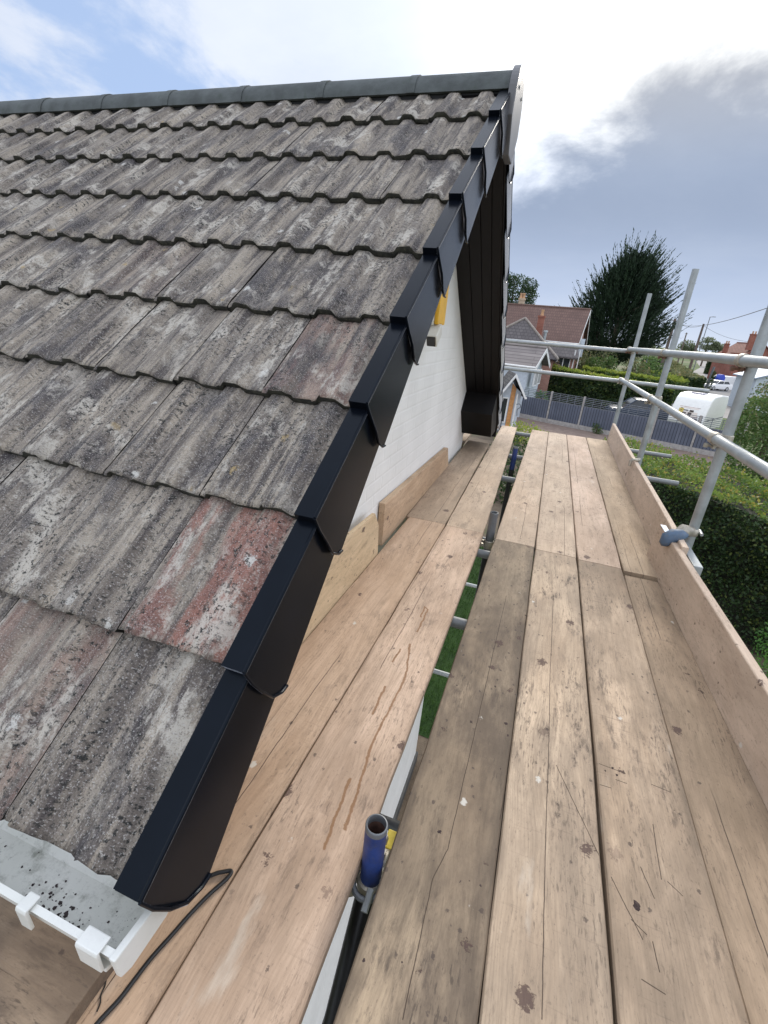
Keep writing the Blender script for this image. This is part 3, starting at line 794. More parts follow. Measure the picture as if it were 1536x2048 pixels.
w3 = wood('board_wood_dirty', GREY1, GREY2, .85, (.155, .118, .085), 3, .9, .25, 1.0, .5, .8, .4, .4, marks=[(0.1208, 0.2318, 0.1128, 0.004), (0.0055, -0.1176, -0.0119, -0.1928), (-0.0119, -0.1928, -0.0074, -0.4298), (.012, .42, .0055, -.1176), (.02, 1.1, .012, .42)])
w4 = wood('board_wood_striped', PALE1, PALE2, .5, (.27, .21, .155), 4, .9, .25, .6, .9, 1.5, .5, .55, marks=[(0.0119, 0.2152, 0.1105, -0.0053), (-0.0111, 0.61, -0.0095, 0.2642), (-0.0095, 0.2642, -0.0115, -0.0409), (-0.0115, -0.0409, -0.0093, -0.3527), (-.006, 1.2, -.0111, .61)])
w5 = wood('board_wood_scratched', (.51, .375, .255), (.60, .46, .33), .55, (.25, .19, .135), 5, .9, .35, .45, .9, 1.0, .9, .4, marks=[(-0.1033, -0.0385, -0.053, -0.1434), (-0.1065, 0.2808, -0.0382, 0.2751), (-0.0663, 0.2428, -0.0382, 0.2416), (-0.109, 0.2081, -0.081, 0.2088), (0.0285, 0.2668, 0.0736, 0.2617), (-0.0361, 0.0117, -0.0165, -0.0495), (-0.034, -0.1403, -0.0304, -0.19), (-0.0651, -0.2156, -0.0259, -0.2235), (0.0195, 0.0004, 0.0459, -0.0192), (-0.0709, -0.1134, -0.0446, -0.131), (0.0106, 0.1388, 0.0061, 0.0005)])
w6 = wood('board_wood_brown', (.42, .305, .205), (.50, .375, .26), .5, (.25, .185, .125), 6, -.04, .2, .3, .3, .7, .4, .22)
f1 = wood('board_wood_far_tan', (.46, .34, .235), (.54, .415, .30), .45, (.32, .24, .17), 11, .06, .3, .25, .3, .7, .4, .2)
f2 = wood('board_wood_far_pale', (.48, .36, .255), (.56, .435, .32), .4, (.36, .275, .20), 12, -.03, .6, .25, .3, .7, .4, .25)
f3 = wood('board_wood_far_sawn', (.49, .365, .26), (.58, .45, .335), .38, (.36, .28, .205), 13, .02, .8, .35, .3, .7, .5, .25)
f4 = wood('board_wood_far_cream', (.50, .38, .275), (.59, .465, .345), .36, (.38, .29, .215), 14, .05, .85, .3, .3, .7, .4, .25)
f5 = wood('board_wood_far_rosy', (.52, .38, .28), (.61, .465, .36), .34, (.38, .28, .20), 15, -.06, .6, .3, .9, .7, .6, .2)
f6 = wood('board_wood_far_honey', (.48, .355, .235), (.56, .43, .30), .4, (.34, .255, .175), 16, -.02, .5, .3, .3, .7, .4, .25)
GN, GF = 'near row of scaffold boards', 'far row of scaffold boards'
Y0, YJ, YE = -.95, 2.585, 6.32
board('scaffold_board', -.664, -.424, -1.0, -.668, -.430, 2.66, 0, 0, w1, 'warm orange near scaffold board closest to the white wall, under the black cable', GN, seedn=1)
board('scaffold_board', -.419, -.183, -.9, -.427, -.193, 2.645, .002, .001, w2, 'pinkish near scaffold board left of the open gap, with curling resin streaks', GN, seedn=2)
board('scaffold_board', -.137, .101, -.85, -.124, .105, 2.60, 0, .001, w3, 'dirty brown near scaffold board just right of the open gap, spotted with dark blobs', GN, seedn=3)
board('scaffold_board', .104, .333, -.8, .1075, .333, 2.575, .001, 0, w4, 'near scaffold board with a fine striped grain and sooty patches, mid deck', GN, seedn=4)
board('scaffold_board', .345, .577, -.8, .3365, .565, 2.56, 0, 0, w5, 'near scaffold board with long scratches and a knot, right of the widest crack', GN, seedn=5)
board('scaffold_board', .580, .812, -.8, .570, .800, 2.522, -.012, -.014, w6, 'brown near scaffold board lying along the right-hand toe board', GN, seedn=6)
board('scaffold_board', -.684, -.433, 2.663, -.716, -.482, 5.12, 0, 0, f1, 'tan far scaffold board against the white gable wall', GF, seedn=11)
board('scaffold_board', -.429, -.195, 2.65, -.478, -.285, YE, 0, 0, f2, 'far scaffold board left of the open gap, beside the short grey tube', GF, seedn=12)
board('scaffold_board', -.121, .105, 2.606, -.094, .1065, YE, 0, 0, f3, 'far scaffold board right of the open gap, with close saw marks', GF, seedn=13)
board('scaffold_board', .1095, .3335, 2.58, .1095, .326, YE, 0, 0, f4, 'cream far scaffold board in the middle of the deck', GF, seedn=14)
board('scaffold_board', .3375, .565, 2.565, .330, .558, YE, 0, 0, f5, 'rosy far scaffold board with a brown scuffed patch near the joint', GF, seedn=15)
board('scaffold_board', .569, .795, 2.545, .562, .82, YE, 0, 0, f6, 'honey coloured far scaffold board along the foot of the far toe board', GF, seedn=16)
board('scaffold_board', -.97, -.745, 4.95, -.99, -.765, 6.1, -.01, -.01, wood('board_wood_corner', (.48, .36, .25), (.56, .43, .31), .4, (.32, .24, .17), 17, .02, .4, .3, .3), 'short end of a scaffold board round the far corner of the white wall', GF, seedn=17)
# boards of the lift along the eaves (they run along X)
def xboard(x0, x1, y0, y1, zt, mat, label, seedn):
    b = MB(); b.box(x0, x1, y0, y1, zt-.038, zt)
    o = b.build('scaffold_board', mat, origin=((x0+x1)/2, (y0+y1)/2, zt-.038), bevel=.003)
    return tag(o, label, 'scaffold board', 'scaffold boards along the eaves')
wx1 = wood('board_wood_eave_dirty', (.30, .22, .15), (.37, .285, .20), .7, (.17, .125, .09), 21, .03, .1, .5, .2, .7, .3, .4, axis='X')
wx2 = wood('board_wood_eave_tan', (.40, .27, .17), (.48, .35, .23), .4, (.26, .18, .12), 22, .03, .1, .3, .2, .9, .5, .2, axis='X')
xboard(-4.4, -.527, .095, .322, .039, wx1, 'grubby brown scaffold board running under the gutter, corner of the deck', 21)
xboard(-4.4, -.534, .327, .553, .039, wx2, 'tan scaffold board tucked behind the gutter against the eaves', 22)
xboard(-4.4, -.527, -.137, .090, .039, wx1, 'outer brown scaffold board of the eaves lift, nearest the camera', 23)

# inner boards standing on edge against the wall
def lean_board(name, P, th, mat, label, cat, axis=(1, 0, 0)):
    b = MB(); b.prism(P, tuple(Vector(axis)*th))
    c = [sum(p[i] for p in P)/len(P) for i in range(3)]
    return tag(b.build(name, mat, origin=(c[0], c[1], min(p[2] for p in P)), bevel=.002), label, cat)
wi1 = wood('upright_board_wood', (.50, .34, .21), (.58, .42, .28), .2, (.36, .25, .16), 31, .9, 0, .2, .2, .8, .6, .15)
wi2 = wood('plywood_sheet', (.60, .45, .275), (.66, .51, .33), .15, (.48, .34, .20), 32, .9, 0, .5, .2, .6, .3, .2)
lean_board('upright_board', [(-.690, 2.225, -.02), (-.692, 3.99, -.02), (-.692, 3.83, .192), (-.690, 2.215, .232)], .034, wi1, 'scaffold board standing on edge along the foot of the white wall', 'scaffold board', (-1, 0, 0))
lean_board('plywood_offcut', [(-.669, .55, -.02), (-.669, 2.10, -.02), (-.669, 2.07, .17), (-.669, 2.0, .258), (-.669, .5, .33)], .018, wi2, 'pale plywood strip standing on edge between the verge and the boards', 'plywood', (-1, 0, 0))

# toe boards on the right
wt1 = wood('toe_board_wood_near', (.56, .425, .32), (.63, .50, .385), .3, (.42, .31, .225), 41, .9, 0, .3, .25, .5, .3, .2)
wt2 = wood('toe_board_wood_far', (.60, .465, .35), (.67, .535, .42), .25, (.46, .35, .26), 42, .9, 0, .25, .5, .5, .3, .15)
def toe(ya_, xa, yb_, xb, z0, z1, th, mat, label, lean):
    b = MB(); n = 16; vs = []; fs = []
    for i in range(n+1):
        t = i/n; y = ya_+(yb_-ya_)*t; x_ = xa+(xb-xa)*t+math.sin(t*7)*.001
        vs += [(x_-lean, y, z0), (x_+th-lean, y, z0), (x_+th, y, z1-.003), (x_+th-.003, y, z1), (x_+.003, y, z1), (x_, y, z1-.003)]
    for i in range(n):
        for a in range(6): fs.append((i*6+a, i*6+(a+1) % 6, (i+1)*6+(a+1) % 6, (i+1)*6+a))
    fs += [tuple(range(6)), tuple(n*6+a for a in reversed(range(6)))]
    b.add(vs, fs)
    return tag(b.build('toe_board', mat, origin=((xa+xb)/2, (ya_+yb_)/2, z0)), label, 'toe board', 'toe boards along the open edge')
tb = toe(-.6, .862, 2.84, .742, -.010, .196, .034, wt1, 'near toe board on edge along the deck, clamped by the blue-grey clip', .018)
toe(2.50, .780, 6.34, .815, .003, .212, .032, wt2, 'far toe board on edge, running on behind the near toe board', .012)
b = MB()
xs_ = lambda y: .862+(.742-.862)*(y+.6)/3.44-.0015
b.add([(xs_(2.835)+.003, 2.835, .1963), (xs_(2.835)+.031, 2.835, .1963), (xs_(2.71)+.031, 2.71, .1963), (xs_(2.71)+.003, 2.71, .1963)], [(0, 1, 2, 3)])
b.build('end_plate', M['end_plate'], tb)  # thin metal end plate on the near toe board's top edge

# ------------------------------------------------------------------ scaffold tubes
TR = .02415
def pole(name, a, b_, label, group, cat='scaffold pole', mat=None, inner=True, r=TR):
    b = MB(); a, b_ = Vector(a), Vector(b_)
    n = max(2, int((b_-a).length/.5)); pts = [a+(b_-a)*i/n for i in range(n+1)]
    b.tube(pts, r, 20, inner=r-.004 if inner else None)
    o = b.build(name, mat or M['galv'], origin=a, smooth=True, angle=50)
    return tag(o, label, cat, group)
GP = 'galvanised uprights along the open edge'; GR = 'guard rails of the scaffold'; GT = 'short tubes in the deck gap'
PX = [(.872, 2.73, 2.75), (.878, 4.56, 1.69), (.875, 6.655, 1.68)]
pole('scaffold_upright', (PX[0][0], PX[0][1], GZ), (PX[0][0], PX[0][1], 2.2), 'nearest galvanised upright, passing out of the picture at the right', GP)
pole('scaffold_upright', (PX[1][0], PX[1][1], GZ), (PX[1][0]-.004, PX[1][1], PX[1][2]), 'middle galvanised upright with its open top against the sky', GP)
pole('scaffold_upright', (PX[2][0], PX[2][1], GZ), (PX[2][0]+.008, PX[2][1], PX[2][2]), 'farthest galvanised upright in front of the dark cypress', GP)
pole('guard_rail', (.826, -1.2, 1.125), (.828, 6.74, 1.062), 'upper guard rail running along the deck on the inside of the uprights', GR)
pole('guard_rail', (.826, -1.2, .745), (.828, 6.80, .70), 'lower guard rail slanting down to the right along the deck', GR)
pole('guard_rail', (-1.6, 6.712, 1.02), (1.80, 6.712, 1.045), 'upper end rail crossing behind the far end of the deck', GR)
pole('guard_rail', (-1.6, 6.712, .688), (1.80, 6.712, .68), 'lower end rail crossing behind the far end of the deck', GR)
GL = 'transoms under the boards'
for y, x1, dz, lab in ((.30, .95, -.005, 'transom under the near end of the boards, before the blue stub'), (1.76, .98, 0, 'thick transom seen through the gap below the resin-streaked board'), (2.50, .95, 0, 'transom under the joint of the near and far boards'),
                   (2.80, .93, -.05, 'transom just beyond the board joint'), (4.10, .95, 0, 'transom under the middle of the far boards'), (4.98, 1.34, -.005, 'transom poking out past the toe board above the hedge'), (6.25, 1.52, -.002, 'end transom poking out past the far end of the toe board')):
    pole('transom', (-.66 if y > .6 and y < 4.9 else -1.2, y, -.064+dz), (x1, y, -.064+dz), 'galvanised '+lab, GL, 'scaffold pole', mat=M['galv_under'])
for y, z0, lab in ((3.97, -2.2, 'lower lift tube with a blue band crossing deep in the gap'), (5.92, -2.2, 'second lower lift tube crossing deep in the gap')):
    pole('transom', (-.65, y, z0), (.9, y, z0), lab, 'lower lift tubes', 'scaffold pole')
pole('ledger', (-.30, -.9, -.116), (-.33, 6.5, -.116), 'black ledger tube running below the boards beside the open gap', 'ledgers under the deck', mat=M['black_pole'])
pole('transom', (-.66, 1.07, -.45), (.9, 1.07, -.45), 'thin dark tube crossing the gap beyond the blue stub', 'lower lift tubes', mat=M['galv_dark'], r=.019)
pole('ledger', (.93, -.9, -.116), (.93, 6.8, -.116), 'ledger tube carrying the deck behind the toe boards', 'ledgers under the deck')
# inner standards with short stubs above the boards
def stub(xy, top, mat_top, label, lean=(0, 0)):
    x_, y_ = xy
    e = empty('scaffold_upright', (x_, y_, GZ), label, 'scaffold pole', GT)
    b = MB(); b.tube([(x_+lean[0]*2, y_, GZ), (x_, y_, -.2), (x_, y_, -.13)], TR, 18); b.build('lower_tube', M['black_pole'], e, smooth=True, angle=50)  # under-deck shade put into the colour: lower tube is black
    b = MB(); b.tube([(x_, y_, -.13), (x_, y_, -.02), (x_, y_, top-.012)], TR+.0002, 24, cap=False); b.build('painted_end', mat_top, e, smooth=True, angle=50)
    b = MB(); n = 24; vs = []; 
    for zz, rr in ((top-.014, TR+.0005), (top-.002, TR+.0005), (top, TR-.001), (top, TR-.003), (top-.003, TR-.0042), (top-.02, TR-.0042)):
        vs += [(x_+rr*math.cos(2*math.pi*k/n), y_+rr*math.sin(2*math.pi*k/n), zz) for k in range(n)]
    b.add(vs, [(j*n+k, j*n+(k+1) % n, (j+1)*n+(k+1) % n, (j+1)*n+k) for j in range(5) for k in range(n)])
    b.build('rim', M['galv_dark'], e, smooth=True, angle=60)
    b = MB(); b.tube([(x_, y_, top-.25), (x_, y_, top-.02)], TR-.0043, 20, cap=False)
    b.add([(x_+(TR-.004)*math.cos(2*math.pi*k/n), y_+(TR-.004)*math.sin(2*math.pi*k/n), top-.24) for k in range(n)], [tuple(range(n))])
    b.build('bore', M['tube_in'], e, smooth=True)
    return e
stub((-.162, .672), .118, M['blue'], 'blue painted stub of an upright, its lower tube coloured black as in shade, nearest in the deck gap')
stub((-.157, 2.70), .125, M['galv_dark'], 'dark grey stub of an upright in the gap at the board joint')
stub((-.186, 4.70), .10, M['blue'], 'farthest stub in the gap, its top bright blue')

def coupler(loc, A, B, offA, offB, label, rusty=False, flip=1):
    """right-angle coupler: two saddles, a block between and flap bolts. A, B tube axes; offA, offB tube centres"""
    e = empty('scaffold_coupler', loc, label, 'coupler', 'scaffold couplers')
    A, B = Vector(A), Vector(B); oa, ob = Vector(offA), Vector(offB)
    b = MB()
    for c, ax in ((oa, A), (ob, B)):
        b.tube([c-ax*.026, c-ax*.022, c+ax*.022, c+ax*.026], [TR+.002, TR+.0065, TR+.0065, TR+.002], 18)
    mid = (oa+ob)/2; dv = (ob-oa).normalized()
    b.obox(mid, A, B, dv, .022, .022, (ob-oa).length/2-.012)
    b.build('saddle', M['coupler'], e, smooth=True, angle=40)
    for c, ax, sgn in ((oa, A, 1), (ob, B, -1)):
        side = ax.cross(dv).normalized()*flip
        b = MB(); p = c+side*(TR+.014)
        b.obox(p+dv*sgn*.004, ax, side, dv, .018, .012, .006)
        b.tube([p-dv*.035*sgn, p+dv*.03*sgn], .0065, 8)
        b.tube([p-dv*.038*sgn, p-dv*.022*sgn], .0125, 6)
        b.build('flap_bolt', M['rust'] if rusty else M['coupler'], e, smooth=True, angle=40)
    return e
Xv, Yv, Zv = (1, 0, 0), (0, 1, 0), (0, 0, 1)
def zr(y, a, b_): return a+(b_-a)*(y+1.2)/7.94
k = 0
for (px, py, pt), words in zip(PX, ('nearest', 'middle', 'farthest')):
    zu, zl = zr(py, 1.125, 1.062), zr(py, .745, .70)
    coupler((px, py, zu), Yv, Zv, (.827, py, zu), (px, py, zu), 'rusty coupler joining the upper guard rail to the %s upright' % words, rusty=True)
    coupler((px, py, zl), Yv, Zv, (.827, py, zl), (px, py, zl), 'tarnished coupler joining the lower guard rail to the %s upright' % words)
coupler((.875, 6.712, 1.037), Xv, Zv, (.876, 6.712, 1.037), (.876, 6.66, 1.037), 'coupler holding the upper end rail to the farthest upright', True)
coupler((.875, 6.712, .683), Xv, Zv, (.876, 6.712, .683), (.876, 6.66, .683), 'coupler holding the lower end rail to the farthest upright')
for (yy, lab) in ((.672, 'below the blue stub in the gap'), (2.70, 'below the grey stub in the gap')):
    xx = -.162 if yy < 1 else -.157
    coupler((xx, yy, -.08), Zv, Xv, (xx, yy, -.085), (xx, yy+.052, -.085), 'dull coupler '+lab)
pole('scaffold_brace', (-.163, .66, -.10), (-.145, -.1, -.86), 'black sloping brace running down from the blue stub under the boards', None, 'scaffold pole', mat=M['black_pole'], r=.026)
# swivel bits around the blue stub (metal collar catching light)
col_ = empty('board_clip', (-.158, .60, -.04), 'shiny dark clip round the foot of the blue stub', 'clip')
b = MB()
pts = [(-.164+.033*math.cos(a), .655+.03*math.sin(a), -.055+.012*math.sin(a)) for a in np.linspace(R(150), R(390), 12)]
b.tube(pts, .007, 8); b.build('strap', M['galv_dark'], col_, smooth=True)
b = MB(); b.tube([(-.150, .60, -.06), (-.150, .64, -.045)], .008, 8); b.build('bolt', M['galv'], col_, smooth=True)

# toe board clip: blue saddle over the board, arm, band round the upright
tc = empty('toe_board_clip', (.80, 2.68, .20), 'blue-grey clip hooked over the near toe board and clamped to the nearest upright', 'clip')
b = MB(); b.tube([(.728, 2.60, .160), (.728, 2.605, .172), (.738, 2.61, .203), (.762, 2.62, .218), (.80, 2.64, .224), (.825, 2.66, .222)], [.012, .026, .036, .038, .030, .018], 14); b.build('saddle', M['blue_grey'], tc, smooth=True, angle=60)
b = MB(); b.tube([(.79, 2.655, .225), (.815, 2.675, .24), (.86, 2.705, .235)], [.026, .034, .024], 12); b.build('arm', M['coupler'], tc, smooth=True)
b = MB(); b.tube([(.872, 2.73, .205), (.872, 2.73, .21), (.872, 2.73, .24), (.872, 2.73, .245)], [TR+.002, TR+.006, TR+.006, TR+.002], 18); b.build('band', M['coupler'], tc, smooth=True, angle=40)
b = MB(); b.tube([(.91, 2.70, .225), (.915, 2.77, .225)], .008, 8); b.build('bolt', M['galv'], tc)
tc2 = empty('toe_board_clip', (.80, 4.30, .2), 'small pale clip hooked over the far toe board beside the middle upright', 'clip')
b = MB(); arc = [(.772, 4.33, .17), (.772, 4.33, .215), (.782, 4.33, .228), (.82, 4.34, .228), (.835, 4.37, .22), (.86, 4.50, .205)]
b.tube(arc, .013, 10); b.build('hook', M['coupler'], tc2, smooth=True)
# square galvanised section end behind the toe board
bx = MB(); bx.box(.822, .864, 2.40, 2.86, .105, .165)
tag(bx.build('box_section', M['galv'], bevel=.004), 'end of a galvanised square tube lying behind the near toe board', 'metal tube')

# cable on the boards
cb_ = MB()
ctrl = [(-.52, .56, .02), (-.487, .50, .008), (-.455, .518, .008), (-.434, .530, .008), (-.432, .516, .008), (-.447, .478, .008), (-.459, .437, .008), (-.468, .395, .008), (-.477, .355, .008), (-.481, .322, .008), (-.484, .292, .008), (-.490, .268, .008), (-.494, .25, .008), (-.50, .20, .008), (-.52, .10, .008)]
def spline(P, n=8):
    P = [Vector(p) for p in P]; out = []
    for i in range(len(P)-1):
        p0, p1, p2, p3 = P[max(i-1, 0)], P[i], P[i+1], P[min(i+2, len(P)-1)]
        for k in range(n):
            t = k/n
            out.append(.5*((2*p1)+(p2-p0)*t+(2*p0-5*p1+4*p2-p3)*t*t+(3*p1-p0-3*p2+p3)*t**3))
    return out+[P[-1]]
cb_.tube(spline(ctrl), .0042, 10)
tag(cb_.build('cable', M['cable'], smooth=True), 'thin black cable looping over the warm board beside the gutter end', 'cable')
cs = MB(); cs.tube(spline([(-.528, .318, .004), (-.529, .305, .004), (-.523, .295, .004), (-.520, .285, .004), (-.512, .276, .004), (-.508, .266, .004)]), .0012, 6)
tag(cs.build('string', M['cable']), 'short length of dark thread lying at the board corner by the gutter', 'string')
# yellow tag seen through the gap
tg = MB(); tg.prism([(-.160, .752, -.07), (-.134, .752, -.07), (-.134, .80, -.07), (-.160, .80, -.07)], (0, 0, -.006))
tag(tg.build('scaffold_tag', plain('yellow_tag', (.75, .58, .05), .5), bevel=.003), 'yellow plastic tag in the deck gap behind the blue stub', 'tag')

# dried dirt lumps on the boards
def lumps(spots, name, mat, label):
    b = MB(); r_ = random.Random(9)
    for (px, py, s_) in spots:
        k = 9; vs = []
        for a in range(k):
            an = a*2*math.pi/k; rr = s_*r_.uniform(.55, 1.2)
            vs.append((px+rr*math.cos(an), py+rr*1.2*math.sin(an), .0012))
        for a in range(k):
            an = a*2*math.pi/k; rr = s_*r_.uniform(.25, .55)
            vs.append((px+rr*math.cos(an), py+rr*math.sin(an), .0012+s_*r_.uniform(.12, .35)))
        vs.append((px, py, .0012+s_*.3))
        fs = [(a, (a+1) % k, k+(a+1) % k, k+a) for a in range(k)]+[(k+a, k+(a+1) % k, 2*k) for a in range(k)]
        b.add(vs, fs)
    o = b.build(name, mat, origin=(0, 0, 0)); return tag(o, label, 'dirt', kind='stuff')
rl = random.Random(21)
sp = [(-.035, .79, .010), (.012, .41, .009), (.06, .405, .008), (-.045, .52, .006), (.032, .70, .006), (.05, .71, .005), (.075, .71, .005), (.40, .80, .011), (.02, .385, .006), (.08, 1.2, .008), (.03, 1.35, .008), (.385, 1.16, .006), (.395, 1.14, .006), (-.02, 1.16, .009), (.01, .96, .006)]
sp += [(rl.uniform(-.12, .10), rl.uniform(.3, 2.4), rl.uniform(.002, .006)) for _ in range(34)]+[(rl.uniform(.35, .56), rl.uniform(.5, 2.4), rl.uniform(.0015, .004)) for _ in range(12)]
sp = [(a, b_, c) for a, b_, c in sp if not (.10 < a < .11)]
lumps(sp, 'dirt_crumbs', plain('dried_dirt', (.055, .036, .032), .95, var=.4, scale=120, bump=.5, bscale=300), 'dried dark crumbs of dirt scattered over the near boards')

# ================================================================== beyond the scaffold
def leaves(C, size, aspect=.6, tint=None, dirs=None, jit=1.0, rg=None):
    """quads (rhombs) at centres C; returns V, F, tint"""
    rg = rg or rng; C = np.asarray(C, float); n = len(C)
    sz = np.asarray(size)*(rg.uniform(.6, 1.3, n))
    if dirs is None:
        a = rg.normal(size=(n, 3))
    else:
        a = np.asarray(dirs)+rg.normal(size=(n, 3))*jit
    a /= np.linalg.norm(a, axis=1, keepdims=True)+1e-9
    r = rg.normal(size=(n, 3)); b_ = np.cross(a, r); b_ /= np.linalg.norm(b_, axis=1, keepdims=True)+1e-9
    a = a*(sz*.5)[:, None]; b_ = b_*(sz*.5*aspect)[:, None]
    V = np.stack([C-a, C+b_-a*.1, C+a, C-b_-a*.1], 1).reshape(-1, 3)
    F = np.arange(4*n).reshape(n, 4)
    if tint is None: tint = rg.random(n)
    T = np.stack([np.clip(tint, 0, 1), rg.random(n), rg.random(n)], 1)
    return V, F, T

def blob_pts(blobs, n, rg=None, shell=.55, flat=0):
    """points through the outer part of a set of lumpy ellipsoids"""
    rg = rg or rng
    vol = np.array([b[3]*b[4]*b[5] for b in blobs])**.667; pick = rg.choice(len(blobs), n, p=vol/vol.sum())
    B = np.array(blobs)[pick]
    d_ = rg.normal(size=(n, 3)); d_ /= np.linalg.norm(d_, axis=1, keepdims=True)
    rad = shell+(1.03-shell)*rg.random(n)**.5
    lump = 1+.10*np.sin(d_[:, 0]*7+pick)*np.sin(d_[:, 1]*6+1.3*pick)+.08*np.sin(d_[:, 2]*9+pick*2.1)
    P = B[:, :3]+d_*B[:, 3:6]*(rad*lump)[:, None]
    tint = .5+.28*np.sin(pick*2.4)+rg.normal(0, .22, n)
    return P, np.clip(tint, 0, 1)

def trunk(parent, base, top, r0, mat, limbs=(), name='trunk'):
    b = MB(); base, top = Vector(base), Vector(top)
    n = 7; pts = [base.lerp(top, i/n)+Vector((math.sin(i*1.7), math.cos(i*2.3), 0))*r0*.25*(i > 0) for i in range(n+1)]
    b.tube(pts, [r0*(1-.75*i/n) for i in range(n+1)], 9)
    for (t, tip) in limbs:
        p = base.lerp(top, t); tip = Vector(tip); m_ = p.lerp(tip, .5)+Vector((0, 0, .15*(tip-p).length))
        b.tube([p, m_, tip], [r0*.4, r0*.25, r0*.06], 7)
    return b.build(name, mat, parent, smooth=True)
bark = plain('bark', (.10, .075, .055), .9, var=.4, scale=9, bump=.5, bscale=40)

def plant(name, loc, blobs, n, size, mat, label, cat, group=None, shell=.5, stem=True, aspect=.6):
    e = empty(name, loc, label, cat, group)
    P, t_ = blob_pts(blobs, n, shell=shell); V, F, T = leaves(P, size, aspect, t_)
    fast_mesh('crown' if cat == 'tree' else 'foliage', V, F, mat, e, origin=loc, colors=T)
    if stem:
        zt = max(b[2] for b in blobs); c = blobs[0]
        lim = [(.45+.1*(i % 3), (b[0], b[1], b[2])) for i, b in enumerate(blobs[1:6])]
        trunk(e, loc, (c[0], c[1], zt), max(.05, .035*(zt-loc[2])), bark, lim, 'trunk' if cat == 'tree' else 'stem')
    return e

hedge_core = plain('hedge_twigs', (.018, .02, .01), .95, var=.5, scale=6)
def hedge(name, A, B, depth_vec, z0, z1a, z1b, n_face, n_top, size, mat_face, mat_top, label, group=None, lump=.12, seed=1):
    """clipped hedge: front base line A-B, thickness along depth_vec"""
    rg = np.random.default_rng(seed); A, B, D = (np.array((*p, 0.0)) for p in (A, B, depth_vec))
    mid = (A+B+D)/2
    e = empty(name, (mid[0], mid[1], z0), label, 'hedge', group)
    L = B-A; nrm = -D/np.linalg.norm(D)
    def zt(u): return z1a+(z1b-z1a)*u
    u = rg.random(n_face); v = rg.random(n_face)**.8
    bulge = lump*(np.sin(u*23+1)*np.sin(v*9)+.8*np.sin(u*51+2)*np.sin(v*17+1))
    P = A+u[:, None]*L+nrm*(bulge+np.abs(rg.normal(0, .05, n_face))-.05)[:, None]; P[:, 2] = z0+v*(zt(u)-z0)
    t_ = .42+.25*np.sin(u*31)*np.sin(v*11)+rg.normal(0, .2, n_face)
    # end faces and back
    m_ = n_face//3
    s_ = rg.random(m_); w = rg.random(m_); sel = rg.random(m_) < .5
    Pe = np.where(sel[:, None], A, B)+s_[:, None]*D+rg.normal(0, .05, (m_, 3)); Pe[:, 2] = z0+w*(np.where(sel, z1a, z1b)-z0)
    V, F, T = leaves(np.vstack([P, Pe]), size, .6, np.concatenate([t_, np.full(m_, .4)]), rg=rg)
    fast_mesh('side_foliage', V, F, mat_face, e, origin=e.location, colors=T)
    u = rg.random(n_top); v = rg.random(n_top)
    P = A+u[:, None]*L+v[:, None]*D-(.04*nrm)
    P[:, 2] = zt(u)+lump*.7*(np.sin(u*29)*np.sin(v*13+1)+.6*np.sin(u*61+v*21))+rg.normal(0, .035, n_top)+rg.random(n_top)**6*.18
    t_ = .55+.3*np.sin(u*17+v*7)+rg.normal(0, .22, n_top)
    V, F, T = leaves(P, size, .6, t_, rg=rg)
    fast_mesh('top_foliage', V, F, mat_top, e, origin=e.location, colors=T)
    b = MB(); i_ = .30; c = [A*.985+B*.015-nrm*i_, B*.985+A*.015-nrm*i_, B*.985+A*.015+D+nrm*i_, A*.985+B*.015+D+nrm*i_]
    zz = [z1a, z1b, z1b, z1a]
    b.hexa([(p[0], p[1], z0) for p in c]+[(p[0], p[1], q_-.12) for p, q_ in zip(c, zz)])
    b.build('inner_twigs', hedge_core, e)
    return e

f_dark = foliage('privet_dark_leaves', (.014, .028, .010), (.05, .095, .028), .25, (.10, .13, .03))  # dark leaves; on the near hedge's sides the shade is in this colour
f_toplit = foliage('toplit_hedge_leaves', (.06, .13, .025), (.20, .28, .06), .45, (.36, .28, .06))  # lighter leaves for the near hedge's top, sunlight put into the colour
f_bright = foliage('bright_hedge_leaves', (.12, .20, .03), (.30, .36, .06), .5, (.38, .36, .08))
f_green = foliage('shrub_leaves', (.035, .075, .02), (.11, .19, .05), .4, (.20, .24, .08))
f_mixed = foliage('mixed_shrub_leaves', (.06, .08, .03), (.19, .21, .09), .4, (.32, .24, .13))
f_russet = foliage('russet_shrub_leaves', (.15, .11, .07), (.30, .22, .15), .4, (.2, .2, .08))
f_cyp = foliage('cypress_needles', (.006, .015, .009), (.034, .062, .030), .18)
f_round = foliage('far_tree_leaves', (.02, .045, .02), (.06, .10, .04), .3)
f_conifer = foliage('conifer_leaves', (.035, .11, .02), (.11, .26, .05), .4)
f_grey = foliage('far_grey_tree_leaves', (.10, .13, .07), (.20, .23, .13), .4)

# the hedge beside the deck and the conifer at its side
hedge('hedge', (.6, 14.2), (7.4, 7.65), (2.1, 2.2), GZ, -1.72, -1.80, 30000, 19000, .075, f_dark, f_toplit, 'dark clipped hedge below the toe board with a sunlit yellow-green top', seed=4, lump=.13)
cbl = [(4.05, 6.2, -3.6, .70, .70, .9), (4.03, 6.2, -2.8, .80, .80, .9), (3.98, 6.2, -2.1, .85, .85, .8), (3.92, 6.2, -1.5, .78, .78, .7), (3.85, 6.2, -1.05, .5, .5, .5)]
e = plant('conifer', (3.9, 6.2, GZ), cbl, 16000, .05, f_conifer, 'bright green conifer at the right edge, in front of the dark hedge', 'tree', shell=.85, aspect=.35)

